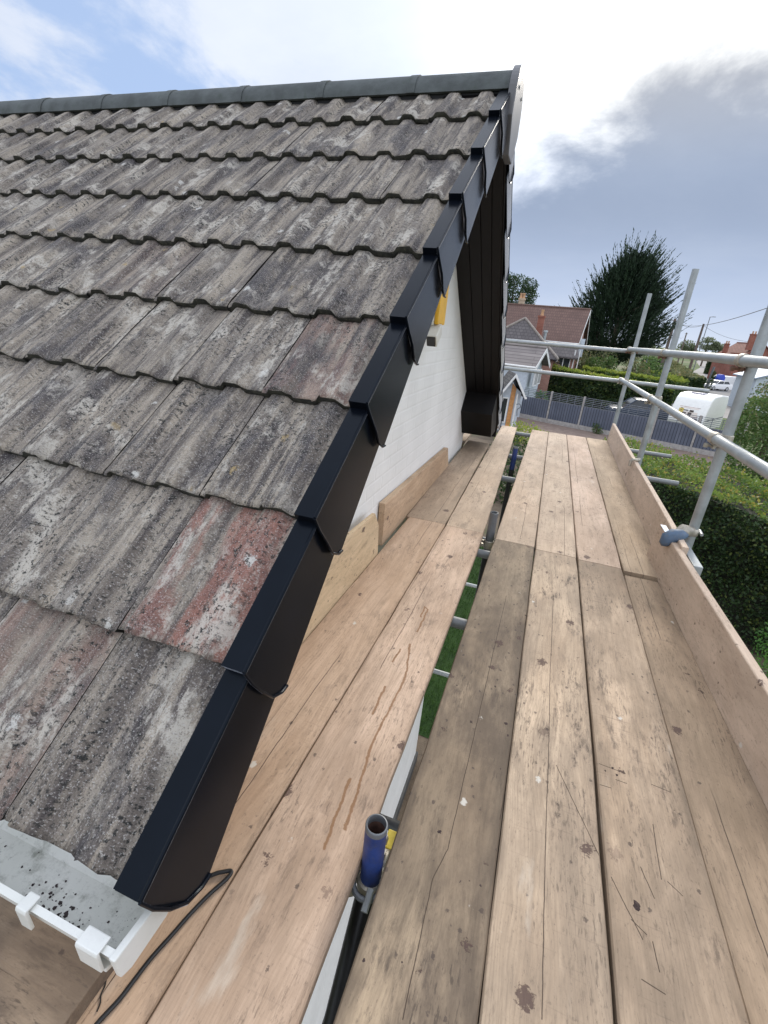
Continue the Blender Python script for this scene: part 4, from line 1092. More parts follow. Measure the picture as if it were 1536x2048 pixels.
# fence of grey panels on concrete posts
fa = np.array([0, 35.3]); fd = np.array([10, -3.9])/np.hypot(10, 3.9); fn = np.array([-fd[1], fd[0]])
fence = empty('fence', (3, 34.1, GZ), 'blue-grey panel fence with trellis top and concrete posts across the drive', 'fence')
m_panel = rows_mat('grey_fence_boards', (.105, .12, .16), (.14, .155, .20), 3.0, .16, 'XZ', (.03, .035, .05), .8)
m_trel = plain('grey_trellis', (.15, .165, .19), .8)
m_conc = plain('concrete', (.36, .34, .32), .9, var=.2, scale=5, dirt=(.22, .20, .17))
def fpt(s, off, z): p = fa+fd*s+fn*off; return (p[0], p[1], z)
px_list = [-2.0, .32, 2.55, 4.78, 7.0, 9.25, 11.5]
for s in px_list:
    b = MB(); b.prism([fpt(s-.055, -.06, GZ), fpt(s+.055, -.06, GZ), fpt(s+.055, .06, GZ), fpt(s-.055, .06, GZ)], (0, 0, 2.16))
    b.build('post', m_conc, fence)
for s0, s1 in zip(px_list[:-1], px_list[1:]):
    s0 += .055; s1 -= .055
    b = MB(); b.prism([fpt(s0, -.025, GZ), fpt(s1, -.025, GZ), fpt(s1, .025, GZ), fpt(s0, .025, GZ)], (0, 0, .3)); b.build('gravel_board', m_conc, fence)
    b = MB(); n = int((s1-s0)/.15)
    for i in range(n):
        a = s0+(s1-s0)*i/n; c_ = s0+(s1-s0)*(i+1)/n-.004; o_ = .004*(i % 2)
        b.prism([fpt(a, -.018-o_, GZ+.3), fpt(c_, -.018-o_, GZ+.3), fpt(c_, .015, GZ+.3), fpt(a, .015, GZ+.3)], (0, 0, 1.22))
    b.build('panel', m_panel, fence)
    b = MB()
    for z_ in np.linspace(GZ+1.53, GZ+2.08, 6): b.prism([fpt(s0, -.02, z_), fpt(s1, -.02, z_), fpt(s1, .0, z_), fpt(s0, .0, z_)], (0, 0, .032))
    for sx_ in np.linspace(s0, s1-.03, 5): b.prism([fpt(sx_, .0, GZ+1.52), fpt(sx_+.03, .0, GZ+1.52), fpt(sx_+.03, .02, GZ+1.52), fpt(sx_, .02, GZ+1.52)], (0, 0, .6))
    b.build('trellis', m_trel, fence)
pl = [(3.5, 33.7, -4.25, .3, .3, .35), (3.7, 33.8, -4.35, .25, .25, .2), (3.35, 33.65, -4.0, .16, .16, .25)]
plant('weed', (3.5, 33.7, GZ), pl, 260, .16, f_green, 'small leafy weed at the foot of the grey fence', 'plant', aspect=.3)
b = MB(); b.prism([(5.2, 26.2, GZ), (11.6, 27.4, GZ), (11.6, 27.65, GZ), (5.2, 26.45, GZ)], (0, 0, .22))
tag(b.build('kerb_edging', plain('old_sleeper', (.20, .155, .12), .9, var=.3, scale=8)), 'long low brown edging beyond the hedge, before the grey fence', 'edging')

# --- buildings beyond
def slab(b, P, th=.12, mi=0):
    """roof plane given as 4 points, thickened downwards"""
    b.hexa([(p[0], p[1], p[2]-th) for p in P]+[tuple(p) for p in P], mi)
r_brown = rows_mat('brown_roof_tiles', (.135, .078, .063), (.165, .098, .078), .26, .22, 'XZ', (.085, .05, .04))
r_grey = rows_mat('dark_grey_roof_tiles', (.10, .088, .088), (.135, .12, .118), .24, .3, 'XZ', (.045, .04, .042))
r_ribs = rows_mat('grey_brown_pantiles', (.20, .175, .165), (.25, .22, .205), .2, 5.0, 'XZ', (.085, .07, .07))
br_pink = rows_mat('pink_brick', (.36, .17, .13), (.43, .23, .18), .075, .22, 'XZ', (.38, .30, .26))
br_red = rows_mat('red_brick', (.27, .085, .055), (.33, .12, .08), .075, .22, 'XZ', (.22, .16, .13))
m_glass = plain('window_glass', (.03, .035, .04), .08, var=.1)
m_rend = plain('pale_render', (.50, .55, .60), .8, var=.08)
m_pot = plain('clay_pot', (.50, .30, .17), .8, var=.15)

def chimney(parent, x, y, z0, z1, w, mat, pots, potm):
    c = MB(); c.box(x-w, x+w, y-w, y+w, z0, z1-.1); c.box(x-w-.06, x+w+.06, y-w-.06, y+w+.06, z1-.1, z1+.06)
    co = c.build('chimney', mat, parent)
    for i in range(pots):
        p = MB(); xx = x+(i-(pots-1)/2)*w*.95
        p.tube([(xx, y, z1+.05), (xx, y, z1+.45), (xx, y, z1+.5), (xx, y, z1+.56)], [.15, .12, .15, .14], 10); p.build('chimney_pot', potm, co, smooth=True)

def window(parent, c, ux, w, h, panes=2):
    """upright window centred at c, facing -ux x z side"""
    ux = Vector((*ux, 0)).normalized(); nrm = Vector((ux.y, -ux.x, 0)); c = Vector(c); zv = Vector((0, 0, 1))
    b = MB(); t = .07
    for s_ in (-1, 1):
        b.obox(c+ux*(s_*(w/2-t/2)), ux, nrm, zv, t/2, .06, h/2)
        b.obox(c+zv*(s_*(h/2-t/2)), ux, nrm, zv, w/2-t, .058, t/2)
    for i in range(1, panes): b.obox(c+ux*(-w/2+w*i/panes), ux, nrm, zv, t/2, .055, h/2-t)
    f = b.build('window', M['white'], parent)
    p = MB(); p.obox(c, ux, nrm, zv, w/2-t, .02, h/2-t); p.build('pane', m_glass, f)
    return f

def gable_house(name, A, e1, half, length, zr_, ze, label, mroof, mwall, barge=True, over=.35, base=GZ):
    """A: ridge end facing right (x,y); e1: unit direction of the ridge (leftwards); half: half span"""
    e1 = Vector((*e1, 0)).normalized(); e2 = Vector((-e1.y, e1.x, 0))
    if e2.y < 0: e2 = -e2                     # pointing away from the camera
    A = Vector((*A, 0)); B_ = A+e1*length
    h = empty(name, ((A.x+B_.x)/2, (A.y+B_.y)/2, base), label, 'house')
    Z = Vector((0, 0, 1))
    b = MB()
    a0 = A+e1*over; b0 = B_-e1*over; hi = half-.3; zl = zr_-(zr_-ze)*(hi/half)-.2
    b.prism([a0-e2*hi+Z*base, a0+e2*hi+Z*base, a0+e2*hi+Z*zl, a0+Z*(zr_-.2), a0-e2*hi+Z*zl], b0-a0)
    b.build('wall', mwall, h)
    b = MB()
    slab(b, [A-e2*half+Z*ze, B_-e2*half+Z*ze, B_+Z*zr_, A+Z*zr_]); slab(b, [A+Z*(zr_-.003), B_+Z*(zr_-.003), B_+e2*half+Z*ze, A+e2*half+Z*ze])
    ro = b.build('roof', mroof, h)
    b = MB(); b.tube([A+Z*(zr_+.02), B_+Z*(zr_+.02)], .11, 8); b.build('ridge', mroof, ro)
    if barge:
        for sgn in (-1, 1):
            b = MB(); p0, p1 = A+Z*(zr_+.02)-e1*.03, A+e2*(sgn*half)+Z*(ze+.02)-e1*.03
            b.prism([p0, p1, p1-Z*.30, p0-Z*.30], e1*.028); b.build('barge_board', M['white'], h)
        b = MB(); p0, p1 = A-e2*(half+.06)+Z*(ze-.05), B_-e2*(half+.06)+Z*(ze-.05)
        b.tube([p0, p1], .07, 8); b.build('gutter', M['white'], h)
    return h, A, e1, e2

# big brown-roofed house
h, A, e1, e2 = gable_house('house', (2.41, 55), (-.993, .115), 5.0, 14, 3.95, .75, 'tall house with a long brown tiled roof, left of the cypress', r_brown, br_pink)
chimney(h, -4.5, 56.1, 3.6, 4.55, .3, plain('pale_brick', (.42, .33, .24), .9), 2, m_pot)
b = MB()
slab(b, [(-.8, 47.9, -.45), (1.95, 47.6, -.45), (1.85, 50.1, .70), (-.8, 50.4, .70)]); b.build('lean_to_roof', r_grey, h)
MB().box(-.7, 1.8, 48.2, 50.6, GZ, -.35).build('lean_to_wall', br_pink, h)
window(h, (.75, 48.14, -1.1), (1, 0), 1.25, 1.5, 2)
window(h, (-.35, 48.14, -1.1), (1, 0), .5, 1.2, 1)
for xx in (1.62, 2.02):
    b = MB(); b.tube([(xx, 48.12+.35*(xx > 1.9), .2), (xx, 48.12+.35*(xx > 1.9), GZ)], .05, 8); b.build('downpipe', M['white'], h)
b = MB(); b.box(1.95, 2.35, 50.6, 51.5, -.4, 1.2); b.build('side_bay', m_rend, h)
# hipped grey roof with brick chimney
h2 = empty('house', (-3.4, 47, GZ), 'house with a dark grey hipped roof and a red brick chimney', 'house')
b = MB(); ap, ap2 = (-3.05, 44.6, 2.38), (-3.2, 48.5, 2.38)
fl, fr, bl, brr = (-7.4, 40.6, -.55), (.25, 41.2, -.5), (-7.4, 53, -.5), (.3, 52.6, -.5)
th = .14
b.add([fl, fr, ap, ap2, brr, bl], [(0, 1, 2), (1, 4, 3, 2), (4, 5, 3), (5, 0, 2, 3)])
b.add([(p[0], p[1], p[2]-th) for p in (fl, fr, brr, bl)], [(0, 1, 2, 3)])
b.build('roof', r_grey, h2)
MB().box(-7.1, -.1, 41.5, 52.3, GZ, -.62).build('wall', br_pink, h2)
m_hip = plain('hip_tiles', (.23, .20, .175), .85)
for p, q_ in ((ap, fl), (ap, fr)):
    b = MB(); b.tube([Vector(p)+Vector((0, 0, .03)), Vector(q_)+Vector((0, 0, .03))], .10, 8); b.build('hip_tile', m_hip, h2)
chimney(h2, -1.86, 48.0, .4, 2.75, .28, br_red, 1, m_pot)
b = MB(); b.tube([(-1.2, 45.2, .4), (-1.2, 45.2, 1.45)], .13, 10); b.tube([(-1.2, 45.2, 1.45), (-1.2, 45.2, 1.6)], [.2, .17], 10); b.build('flue', M['galv'], h2, smooth=True)
# bungalow with the small front gable
h3, A3, e13, e23 = gable_house('house', (-.69, 38), (-.985, .17), 2.55, 6.5, .32, -.90, 'pale bungalow with a ribbed grey-brown roof and white barge boards', r_ribs, m_rend, over=.55)
window(h3, (-1.03, 36.75, -1.72), (.17, .985), .9, 1.1, 2)
window(h3, (-.86, 38.5, -1.72), (.17, .985), .9, 1.1, 2)
# porch
h4 = empty('porch', (-2.2, 31.6, GZ), 'small white gabled porch with an orange wood door beside the scaffold end', 'porch')
r_porch = rows_mat('porch_tiles', (.10, .09, .085), (.16, .145, .13), .16, .3, 'XZ', (.03, .03, .03))
b = MB(); pa = Vector((-2.03, 31.0, -1.16)); dpt = Vector((-.7, 2.6, 0)); pl_, pr_ = Vector((-2.95, 30.75, -2.72)), Vector((-1.24, 31.2, -2.45))
slab(b, [pl_, pa, pa+dpt, pl_+dpt], .08); slab(b, [pa-Vector((0, 0, .003)), pr_, pr_+dpt, pa+dpt-Vector((0, 0, .003))], .08); b.build('roof', r_porch, h4)
for p, q_ in ((pa, pl_), (pa, pr_)):
    b = MB(); b.prism([p+Vector((0, -.02, .03)), q_+Vector((0, -.02, .03)), q_+Vector((0, -.02, -.2)), p+Vector((0, -.02, -.2))], (.005, -.05, 0)); b.build('barge_board', M['white'], h4)
b = MB(); b.tube([pr_+Vector((.04, 0, -.1)), pr_+dpt+Vector((.04, 0, -.1))], .06, 8); b.build('gutter', M['white'], h4)
b = MB(); b.prism([(-2.75, 31.25, GZ), (-2.19, 31.40, GZ), (-2.19, 31.40, -2.2), (-2.19, 31.4, -1.65), (-2.75, 31.25, -2.4)], (-.55, 2.2, 0)); b.build('wall', m_rend, h4)
window(h4, (-2.45, 31.28, -3.45), (.56, .15), .42, 1.6, 1)
b = MB(); b.prism([(-2.17, 31.38, GZ), (-1.90, 31.45, GZ), (-1.90, 31.45, -2.05), (-2.17, 31.38, -1.75)], (-.02, .08, 0)); dr = b.build('door', plain('orange_wood_door', (.52, .25, .09), .5, var=.2, scale=6), h4)
b = MB(); b.prism([(-1.90, 31.5, GZ), (-1.55, 31.6, GZ), (-1.55, 31.6, -2.3), (-1.90, 31.5, -2.05)], (-.3, 2.2, 0)); b.build('side_wall', m_rend, h4)
b = MB(); b.tube([(-1.75, 31.3, GZ), (-1.75, 31.3, -2.35)], .05, 8); b.build('post', M['white'], h4)
b = MB(); b.tube(spline([(-1.72, 31.28, -3.0), (-1.5, 31.2, -2.95), (-1.45, 31.2, -3.15), (-1.6, 31.25, -3.3), (-1.55, 31.2, -3.7)]), .02, 6)
b.build('iron_bracket', M['black_pole'], h4)
# far red brick house and the pale garage on the right
h5, A5, e15, e25 = gable_house('house', (38.5, 118), (-.2, .98), 4.2, 10, 3.4, .2, 'far red brick house with a red chimney, behind the nearest upright', rows_mat('red_roof_tiles', (.22, .09, .06), (.26, .11, .08), .26, .25, 'XZ', (.1, .05, .04)), br_red, barge=False)
chimney(h5, 36.2, 118.5, 2.0, 5.0, .5, br_red, 2, m_pot)
chimney(h5, 33.2, 122, .2, 2.9, .4, br_red, 2, m_pot)
MB().box(33.2, 36.8, 113.5, 118, GZ, 1.3).build('front_wing', br_red, h5)
g1, *_ = gable_house('garage', (23.2, 60.2), (-.05, 1), 3.4, 6, .3, -1.0, 'pale blue-grey roofed garage behind the shrubs at right', plain('pale_blue_roof', (.27, .33, .42), .6, var=.05), m_rend, barge=False)
g1['category'] = 'garage'

# --- hedges and shrubs across the drive
hedge('hedge', (-1.2, 44.6), (9.4, 43.7), (.1, 1.5), GZ, -1.30, -2.02, 9000, 7000, .20, f_dark, f_bright, 'long dark hedge with a bright top behind the grey fence', 'hedges across the drive', lump=.1, seed=6)
hedge('hedge', (2.6, 49.0), (9.6, 48.2), (.1, 1.6), GZ, -1.35, -1.65, 3500, 5000, .22, f_green, f_bright, 'second bright hedge just behind the long dark hedge', 'hedges across the drive', lump=.12, seed=7)
hedge('hedge', (10.0, 60.8), (12.6, 59.2), (1.9, 3.0), GZ, -1.55, -2.25, 3500, 5500, .27, f_green, f_bright, 'yellow-green hedge beside the road, left of the white caravan', 'hedges across the drive', lump=.14, seed=8)
G2 = 'garden shrubs before the cypress'
for (x_, y_, zt_, rx, mat, lab) in ((1.55, 52.5, -.95, 1.0, f_russet, 'russet rounded shrub beside the pink house'),
                                    (2.9, 54.5, -.1, 1.2, f_mixed, 'olive loose shrub left of the farthest upright'), (4.0, 53.5, -.45, 1.15, f_green, 'leafy green shrub under the cypress'),
                                    (5.1, 53, -.2, 1.1, f_green, 'darker green shrub just left of the farthest upright'), (7.6, 53.5, -.05, 1.5, f_mixed, 'broad grey-green shrub right of the farthest upright'),
                                    (9.2, 55, -.35, 1.2, f_green, 'low green shrub at the right end of the garden'), (.2, 45.6, -1.0, .55, f_russet, 'small brown bush peeping over the long hedge'),
                                    (4.2, 60, .35, 2.2, f_mixed, 'wide olive bush in front of the cypress foot'), (10.6, 66, -.2, 2.0, f_green, 'dark bush near the road behind the yellow-green hedge')):
    zc = GZ+(zt_-GZ)*.55; rz = zt_-zc
    bl = [(x_, y_, zc, rx, rx, rz)]
    rs = random.Random(int(x_*100))
    for _ in range(6): bl.append((x_+rs.uniform(-.7, .7)*rx, y_+rs.uniform(-.7, .4)*rx, zc+rs.uniform(-.2, .75)*rz, rx*rs.uniform(.3, .5), rx*rs.uniform(.3, .5), rz*rs.uniform(.25, .4)))
    plant('shrub', (x_, y_, GZ), bl, 1500, .22, mat, lab, 'shrub', G2, shell=.6)
# palm-like plant in a pot on the fence corner
e = empty('pot_plant', (-.35, 36.4, GZ), 'fresh green fern-like plant in front of the pale bungalow', 'plant')
C_, D_ = [], []
rs = np.random.default_rng(5)
for i in range(60):
    a = rs.uniform(0, 6.28); el = rs.uniform(.1, 1.3); L = rs.uniform(.5, .8)
    for k in range(8):
        t = (k+1)/8; C_.append((-.35+math.cos(a)*math.cos(el)*L*t, 36.4+math.sin(a)*math.cos(el)*L*t, -2.95+math.sin(el)*L*t-.25*t*t)); D_.append((math.cos(a)*math.cos(el), math.sin(a)*math.cos(el), math.sin(el)-.4*t))
V, F, T = leaves(C_, .2, .3, None, D_, .3); fast_mesh('fronds', V, F, f_conifer, e, origin=e.location, colors=T)
b = MB(); b.tube([(-.35, 36.4, GZ), (-.35, 36.4, -2.9)], .07, 8); b.build('stem', bark, e)

# big bushes at the right edge behind the hedge
GB = 'tall bushes at the right edge'
bl = [(9.0, 23.5, -2.0, 1.5, 1.6, 2.2), (8.1, 23, -1.3, .8, .8, 1.0), (9.3, 23, .0, .9, .9, .8), (8.2, 22.6, -2.6, .9, .9, 1.2), (10.2, 24, -.4, 1.2, 1.2, 1.2), (8.6, 22.4, -.7, .7, .7, .7)]
plant('bush', (9.0, 23.5, GZ), bl, 9000, .13, f_green, 'tall leafy bush behind the nearest upright at the right edge', 'bush', GB, shell=.6)
bl = [(7.9, 17.2, -2.3, 1.25, 1.2, 1.6), (7.2, 17.0, -1.7, .6, .6, .9), (8.2, 17, -1.0, .9, .9, .9), (7.3, 16.6, -2.7, .7, .7, .9), (8.6, 17.3, -.4, .8, .8, .8)]
plant('bush', (7.9, 17.2, GZ), bl, 9000, .11, f_dark, 'darker bush standing over the hedge top at the right edge', 'bush', GB, shell=.6)
bl = [(10.6, 38.5, -3.0, .9, .8, 1.3), (11.2, 37.5, -2.9, .8, .8, 1.5), (12.2, 36.5, -2.3, 1.2, 1.0, 1.9), (11.6, 39, -2.2, .9, .9, 1.2)]
plant('bush', (11.5, 37.5, GZ), [(11.9, 35.2, -3.2, .7, .6, 1.2), (12.4, 35, -2.4, .9, .7, 1.5), (13.3, 36, -1.7, 1.3, 1.0, 2.0), (11.7, 34.6, -3.8, .5, .5, .7)], 2600, .16, f_mixed, 'scrubby bush at the right end of the white caravan', 'bush', GB, shell=.6)

# --- the cypress
def cypress():
    x0, y0 = 7.3, 80.0
    e = empty('cypress', (x0, y0, GZ), 'big dark cypress with spiky upswept branch tips against the sky', 'tree')
    rg = np.random.default_rng(77); C_, D_, T_ = [], [], []
    limbs = []
    def prof(h):    # crown radius at height z
        t = (h-(-1.0))/(12.6+1.0)
        return 7.1*(np.clip(t*5, 0, 1)**.5)*(np.clip((1.04-t)/.74, 0, 1)**.62)
    N = 760
    for i in range(N):
        h = -.8+13.2*rg.random()**.9; a = rg.uniform(0, 2*np.pi)
        r = prof(h)*rg.uniform(.62, 1.02); lean = .55
        tip = np.array([x0+1.16*r*np.cos(a)+.10*h*lean, y0+r*np.sin(a), h+rg.uniform(-.1, 1.0)])
        root = np.array([x0+.25*r*np.cos(a)+.05*h, y0+.25*r*np.sin(a), max(h-1.2-.30*r, -1.6)])
        if i % 24 == 0: limbs.append((min(.95, max(.1, (root[2]-GZ)/17)), tuple(tip)))
        upw = np.array([0, 0, 1.0])
        m = 84
        t = rg.uniform(.25, 1.0, m)**.8
        c1 = root+(tip-root)*.55-upw*.5
        P = ((1-t)**2)[:, None]*root+(2*t*(1-t))[:, None]*c1+(t**2)[:, None]*tip
        dirs = 2*(1-t)[:, None]*(c1-root)+2*t[:, None]*(tip-c1)
        dirs /= np.linalg.norm(dirs, axis=1, keepdims=True)
        w = (.95*(1-t)**.8+.05)
        P += rg.normal(size=(m, 3))*w[:, None]*.62
        dirs = dirs*.9+upw*.22
        C_.append(P); D_.append(dirs); T_.append(np.clip(.15+.5*t*rg.uniform(.3, 1)+rg.normal(0, .12, m), 0, 1))
        # drawn out tip
        dv = (tip-c1); dv /= np.linalg.norm(dv); dv = dv*.95+upw*.16+np.array([.12, 0, 0])
        L = rg.uniform(.6, 2.3)
        k = 7; tt = np.linspace(0, 1, k)
        C_.append(tip+dv*(tt*L)[:, None]); D_.append(np.tile(dv, (k, 1))); T_.append(np.full(k, .55))
    C_, D_, T_ = np.vstack(C_), np.vstack(D_), np.concatenate(T_)
    V, F, T = leaves(C_, .50, .24, T_, D_, .22, rg=rg)
    fast_mesh('crown', V, F, f_cyp, e, origin=e.location, colors=T)
    trunk(e, (x0, y0, GZ), (x0+.8, y0, 12.5), .55, bark, limbs[:24])
cypress()
# round tree far left and pale trees on the skyline
bl = [(-11.8, 120, 8.6, 5.2, 5, 4.6)]+[(-11.8+rs.uniform(-4, 4.2), 120+rs.uniform(-3, 1), 8.6+rs.uniform(-2.5, 3.2), 1.7, 1.7, 1.5) for _ in range(12)]
plant('round_tree', (-11.8, 120, GZ), bl, 9000, .42, f_round, 'rounded dark green tree behind the long brown roof', 'tree', shell=.6)
for i, (x_, zt_, lab) in enumerate(((47.0, 4.4, 'pale far tree left of the leaning street lamp'), (53.5, 6.1, 'tallest pale far tree behind the street lamp'), (58.5, 4.2, 'low pale far tree right of the street lamp'))):
    bl = [(x_, 220, zt_-2.6, 3.2, 3, 2.5)]+[(x_+rs.uniform(-2.6, 2.6), 219+rs.uniform(-1, 1), zt_-2.4+rs.uniform(-1.5, 1.6), 1.3, 1.3, 1.0) for _ in range(7)]
    plant('tree', (x_, 220, GZ), bl, 1800, .6, f_grey, lab, 'tree', 'pale trees on the skyline', shell=.5)
# wood on the skyline
P, t_ = blob_pts([(rs.uniform(-60, 130), rs.uniform(300, 420), GZ+rs.uniform(0, 2), rs.uniform(7, 14), 6, rs.uniform(3.0, 5.5)) for _ in range(90)], 9000, shell=.7)
V, F, T = leaves(P, 1.6, .7, t_)
o = fast_mesh('distant_wood', V, F, f_grey, origin=(30, 350, GZ), colors=T); tag(o, 'low band of distant trees along the horizon', 'wood', kind='stuff')
# roadside hedges far along the road
hedge('hedge', (31.0, 92), (40, 92.5), (.5, 2.2), GZ, -1.9, -1.6, 1500, 1500, .4, f_green, f_green, 'roadside hedge right of the white cars', 'hedges across the drive', lump=.2, seed=12)
hedge('hedge', (38, 150), (52, 150), (.5, 3), GZ, -.9, -.6, 1500, 1500, .5, f_dark, f_green, 'dark hedge far along the road under the red house', 'hedges across the drive', lump=.2, seed=13)
hedge('hedge', (22.5, 118), (26.5, 135), (-5, 1.5), GZ, -1.6, -1.6, 1500, 1500, .5, f_dark, f_green, 'dark hedge left of the road beside the blue car', 'hedges across the drive', lump=.2, seed=14)

hedge('hedge', (20.6, 80), (33.0, 168), (-3.5, .5), GZ, -2.6, -2.2, 3000, 3500, .5, f_dark, f_mixed, 'long roadside hedge running away left of the road', 'hedges across the drive', lump=.25, seed=15)
for (x_, y_, r_, zt_, lab) in ((-1.2, 17.0, 1.0, -3.4, 'dark ground bush seen through the far end of the deck gap'), (-1.0, 21.5, 1.3, -3.2, 'leafy bush under the far end of the deck'), (-.9, 27.5, 1.2, -3.5, 'yellow-green bush beyond the end of the boards')):
    bl = [(x_, y_, GZ+.1, r_, r_, zt_-GZ), (x_+.5, y_+.6, GZ+.1, r_*.8, r_*.8, (zt_-GZ)*.8), (x_-.6, y_-.4, GZ+.1, r_*.7, r_*.7, (zt_-GZ)*.7)]
    plant('bush', (x_, y_, GZ), bl, 2600, .13, f_bright if y_ > 25 else f_dark, lab, 'bush', 'low bushes under the scaffold end', shell=.5, stem=False)
n_ = 14000; P = np.stack([rng.uniform(-2.0, .6, n_), rng.uniform(5.3, 12.7, n_), np.full(n_, GZ+.04)], 1)
V, F, T = leaves(P, .10, .12, None, np.tile([0, 0, 1.0], (n_, 1)), .35)
o = fast_mesh('lawn_grass', V, F, foliage('grass_blades', (.02, .055, .012), (.06, .12, .025), .3), origin=(0, 9, GZ), colors=T); tag(o, 'short green lawn grass under the deck', 'grass', kind='stuff')
# --- vehicles
tyre = plain('tyre_rubber', (.02, .02, .02), .8); rim = plain('wheel_rim', (.45, .46, .47), .35, metal=.6)
def vehicle(name, loc, heading, prof, cab, width, paint, label, cat, wheels, group=None, wr=.32):
    """side profile (s along the length, z) extruded across the width; cab: glasshouse profile"""
    c, s_ = math.cos(heading), math.sin(heading)
    def P(s, w, z): return (loc[0]+s*c-w*s_, loc[1]+s*s_+w*c, loc[2]+z)
    e = empty(name, loc, label, cat, group); hw = width/2
    b = MB(); n = len(prof)
    st = [(-hw+.03, .97), (-hw, 1), (hw, 1), (hw-.03, .97)]
    vs = [P(s, -hw, z) for s, z in prof]+[P(s, hw, z) for s, z in prof]
    b.add(vs, [tuple(range(n)), tuple(reversed(range(n, 2*n)))]+[(i, n+i, n+(i+1) % n, (i+1) % n) for i in range(n)])
    b.build('body', paint, e, bevel=.06, seg=3, smooth=True, angle=50)
    if cab:
        zb, zt2, b0, t0, t1, b1 = cab
        ti = .16
        b = MB(); q_ = [(b0, zb), (t0, zt2), (t1, zt2), (b1, zb)]
        vs = [P(s, -hw+(.02 if z == zb else ti), z) for s, z in q_]+[P(s, hw-(.02 if z == zb else ti), z) for s, z in q_]
        b.add(vs, [(0, 1, 2, 3), (7, 6, 5, 4)]+[(i, 4+i, 4+(i+1) % 4, (i+1) % 4) for i in range(4)])
        b.build('windows', m_glass, e, bevel=.03)
        b = MB(); r_ = [(t0-.02, zt2-.02), (t0+.15, zt2+.05), (t1-.15, zt2+.05), (t1+.02, zt2-.02)]
        vs = [P(s, -hw+ti-.02, z) for s, z in r_]+[P(s, hw-ti+.02, z) for s, z in r_]
        b.add(vs, [(0, 1, 2, 3), (7, 6, 5, 4)]+[(i, 4+i, 4+(i+1) % 4, (i+1) % 4) for i in range(4)])
        b.build('roof', paint, e, bevel=.02, smooth=True)
        for sb, stp in ((b0, t0), (b1, t1), ((b0+b1)/2, (t0+t1)/2)):
            for sg in (-1, 1):
                b = MB(); b.tube([P(sb, sg*(hw-.02), zb-.02), P(stp, sg*(hw-ti+.01), zt2)], .045, 6); b.build('pillar', paint, e)
    for s in wheels:
        for sg in (-1, 1):
            b = MB(); b.tube([P(s, sg*(hw-.2), wr), P(s, sg*(hw+.01), wr)], wr, 18); w_ = b.build('wheel', tyre, e, smooth=True)
            b = MB(); b.tube([P(s, sg*(hw-.02), wr), P(s, sg*(hw+.02), wr)], wr*.6, 14); b.build('rim', rim, w_, smooth=True)
    return e, P
white_car = plain('white_car_paint', (.80, .80, .80), .25, var=.03)
blue_car = plain('blue_car_paint', (.03, .07, .20), .25, var=.05)
navy_car = plain('dark_car_paint', (.035, .05, .08), .22, var=.05)
red_l = plain('tail_light_red', (.45, .02, .02), .3)
CARP = [(-2.3, .25), (2.2, .25), (2.3, .55), (2.15, .82), (1.0, .98), (-2.2, 1.05), (-2.35, .6)]
VANP = [(-2.4, .3), (2.3, .3), (2.4, .8), (2.15, 1.1), (1.5, 1.9), (1.2, 2.0), (-2.4, 2.0)]
hd = R(212)
e, P = vehicle('parked_car', (24.9, 90.0, GZ+.02), hd, CARP, (.92, 1.45, -1.85, -1.35, .35, 1.05), 1.78, white_car, 'white hatchback pointing left on the road behind the caravan', 'car', (-1.3, 1.3), 'white vehicles on the road')
for sg in (-1, 1):
    b = MB(); p0 = [P(-2.14, sg*.80, .72), P(-2.14, sg*.52, .72), P(-2.1, sg*.52, .9), P(-2.1, sg*.80, .9)]; q0 = [P(-2.19, sg*.80, .72), P(-2.19, sg*.52, .72), P(-2.16, sg*.52, .9), P(-2.16, sg*.80, .9)]
    b.hexa(p0+q0); b.build('tail_light', red_l, e)
b = MB(); b.hexa([P(-2.17, -.27, .55), P(-2.17, .27, .55), P(-2.17, .27, .67), P(-2.17, -.27, .67), P(-2.2, -.27, .55), P(-2.2, .27, .55), P(-2.19, .27, .67), P(-2.19, -.27, .67)]); b.build('number_plate', M['yellow'], e)
e, P = vehicle('parked_van', (27.9, 97.0, GZ+.02), R(205), VANP, None, 1.9, white_car, 'white van parked beyond the white hatchback', 'van', (-1.5, 1.5), 'white vehicles on the road')
b = MB(); b.hexa([P(-2.46, -.7, 1.15), P(-2.46, .7, 1.15), P(-2.46, .7, 1.75), P(-2.46, -.7, 1.75), P(-2.39, -.7, 1.15), P(-2.39, .7, 1.15), P(-2.39, .7, 1.75), P(-2.39, -.7, 1.75)]); b.build('rear_window', m_glass, e)
vehicle('parked_car', (31.0, 152, GZ+.02), R(98), CARP, (.92, 1.45, -1.85, -1.35, .35, 1.05), 1.8, blue_car, 'small dark blue car far down the road beside the hedge', 'car', (-1.3, 1.3))
vehicle('parked_car', (6.4, 38.4, GZ+.36), R(185), [(-2.2, .3), (2.1, .3), (2.15, .7), (2.0, .95), (1.0, 1.1), (-2.1, 1.12), (-2.25, .7)], (1.05, 1.68, -1.95, -1.35, .5, 1.25), 1.8, navy_car, 'dark blue car parked behind the grey fence, its windows showing over it', 'car', (-1.35, 1.35))
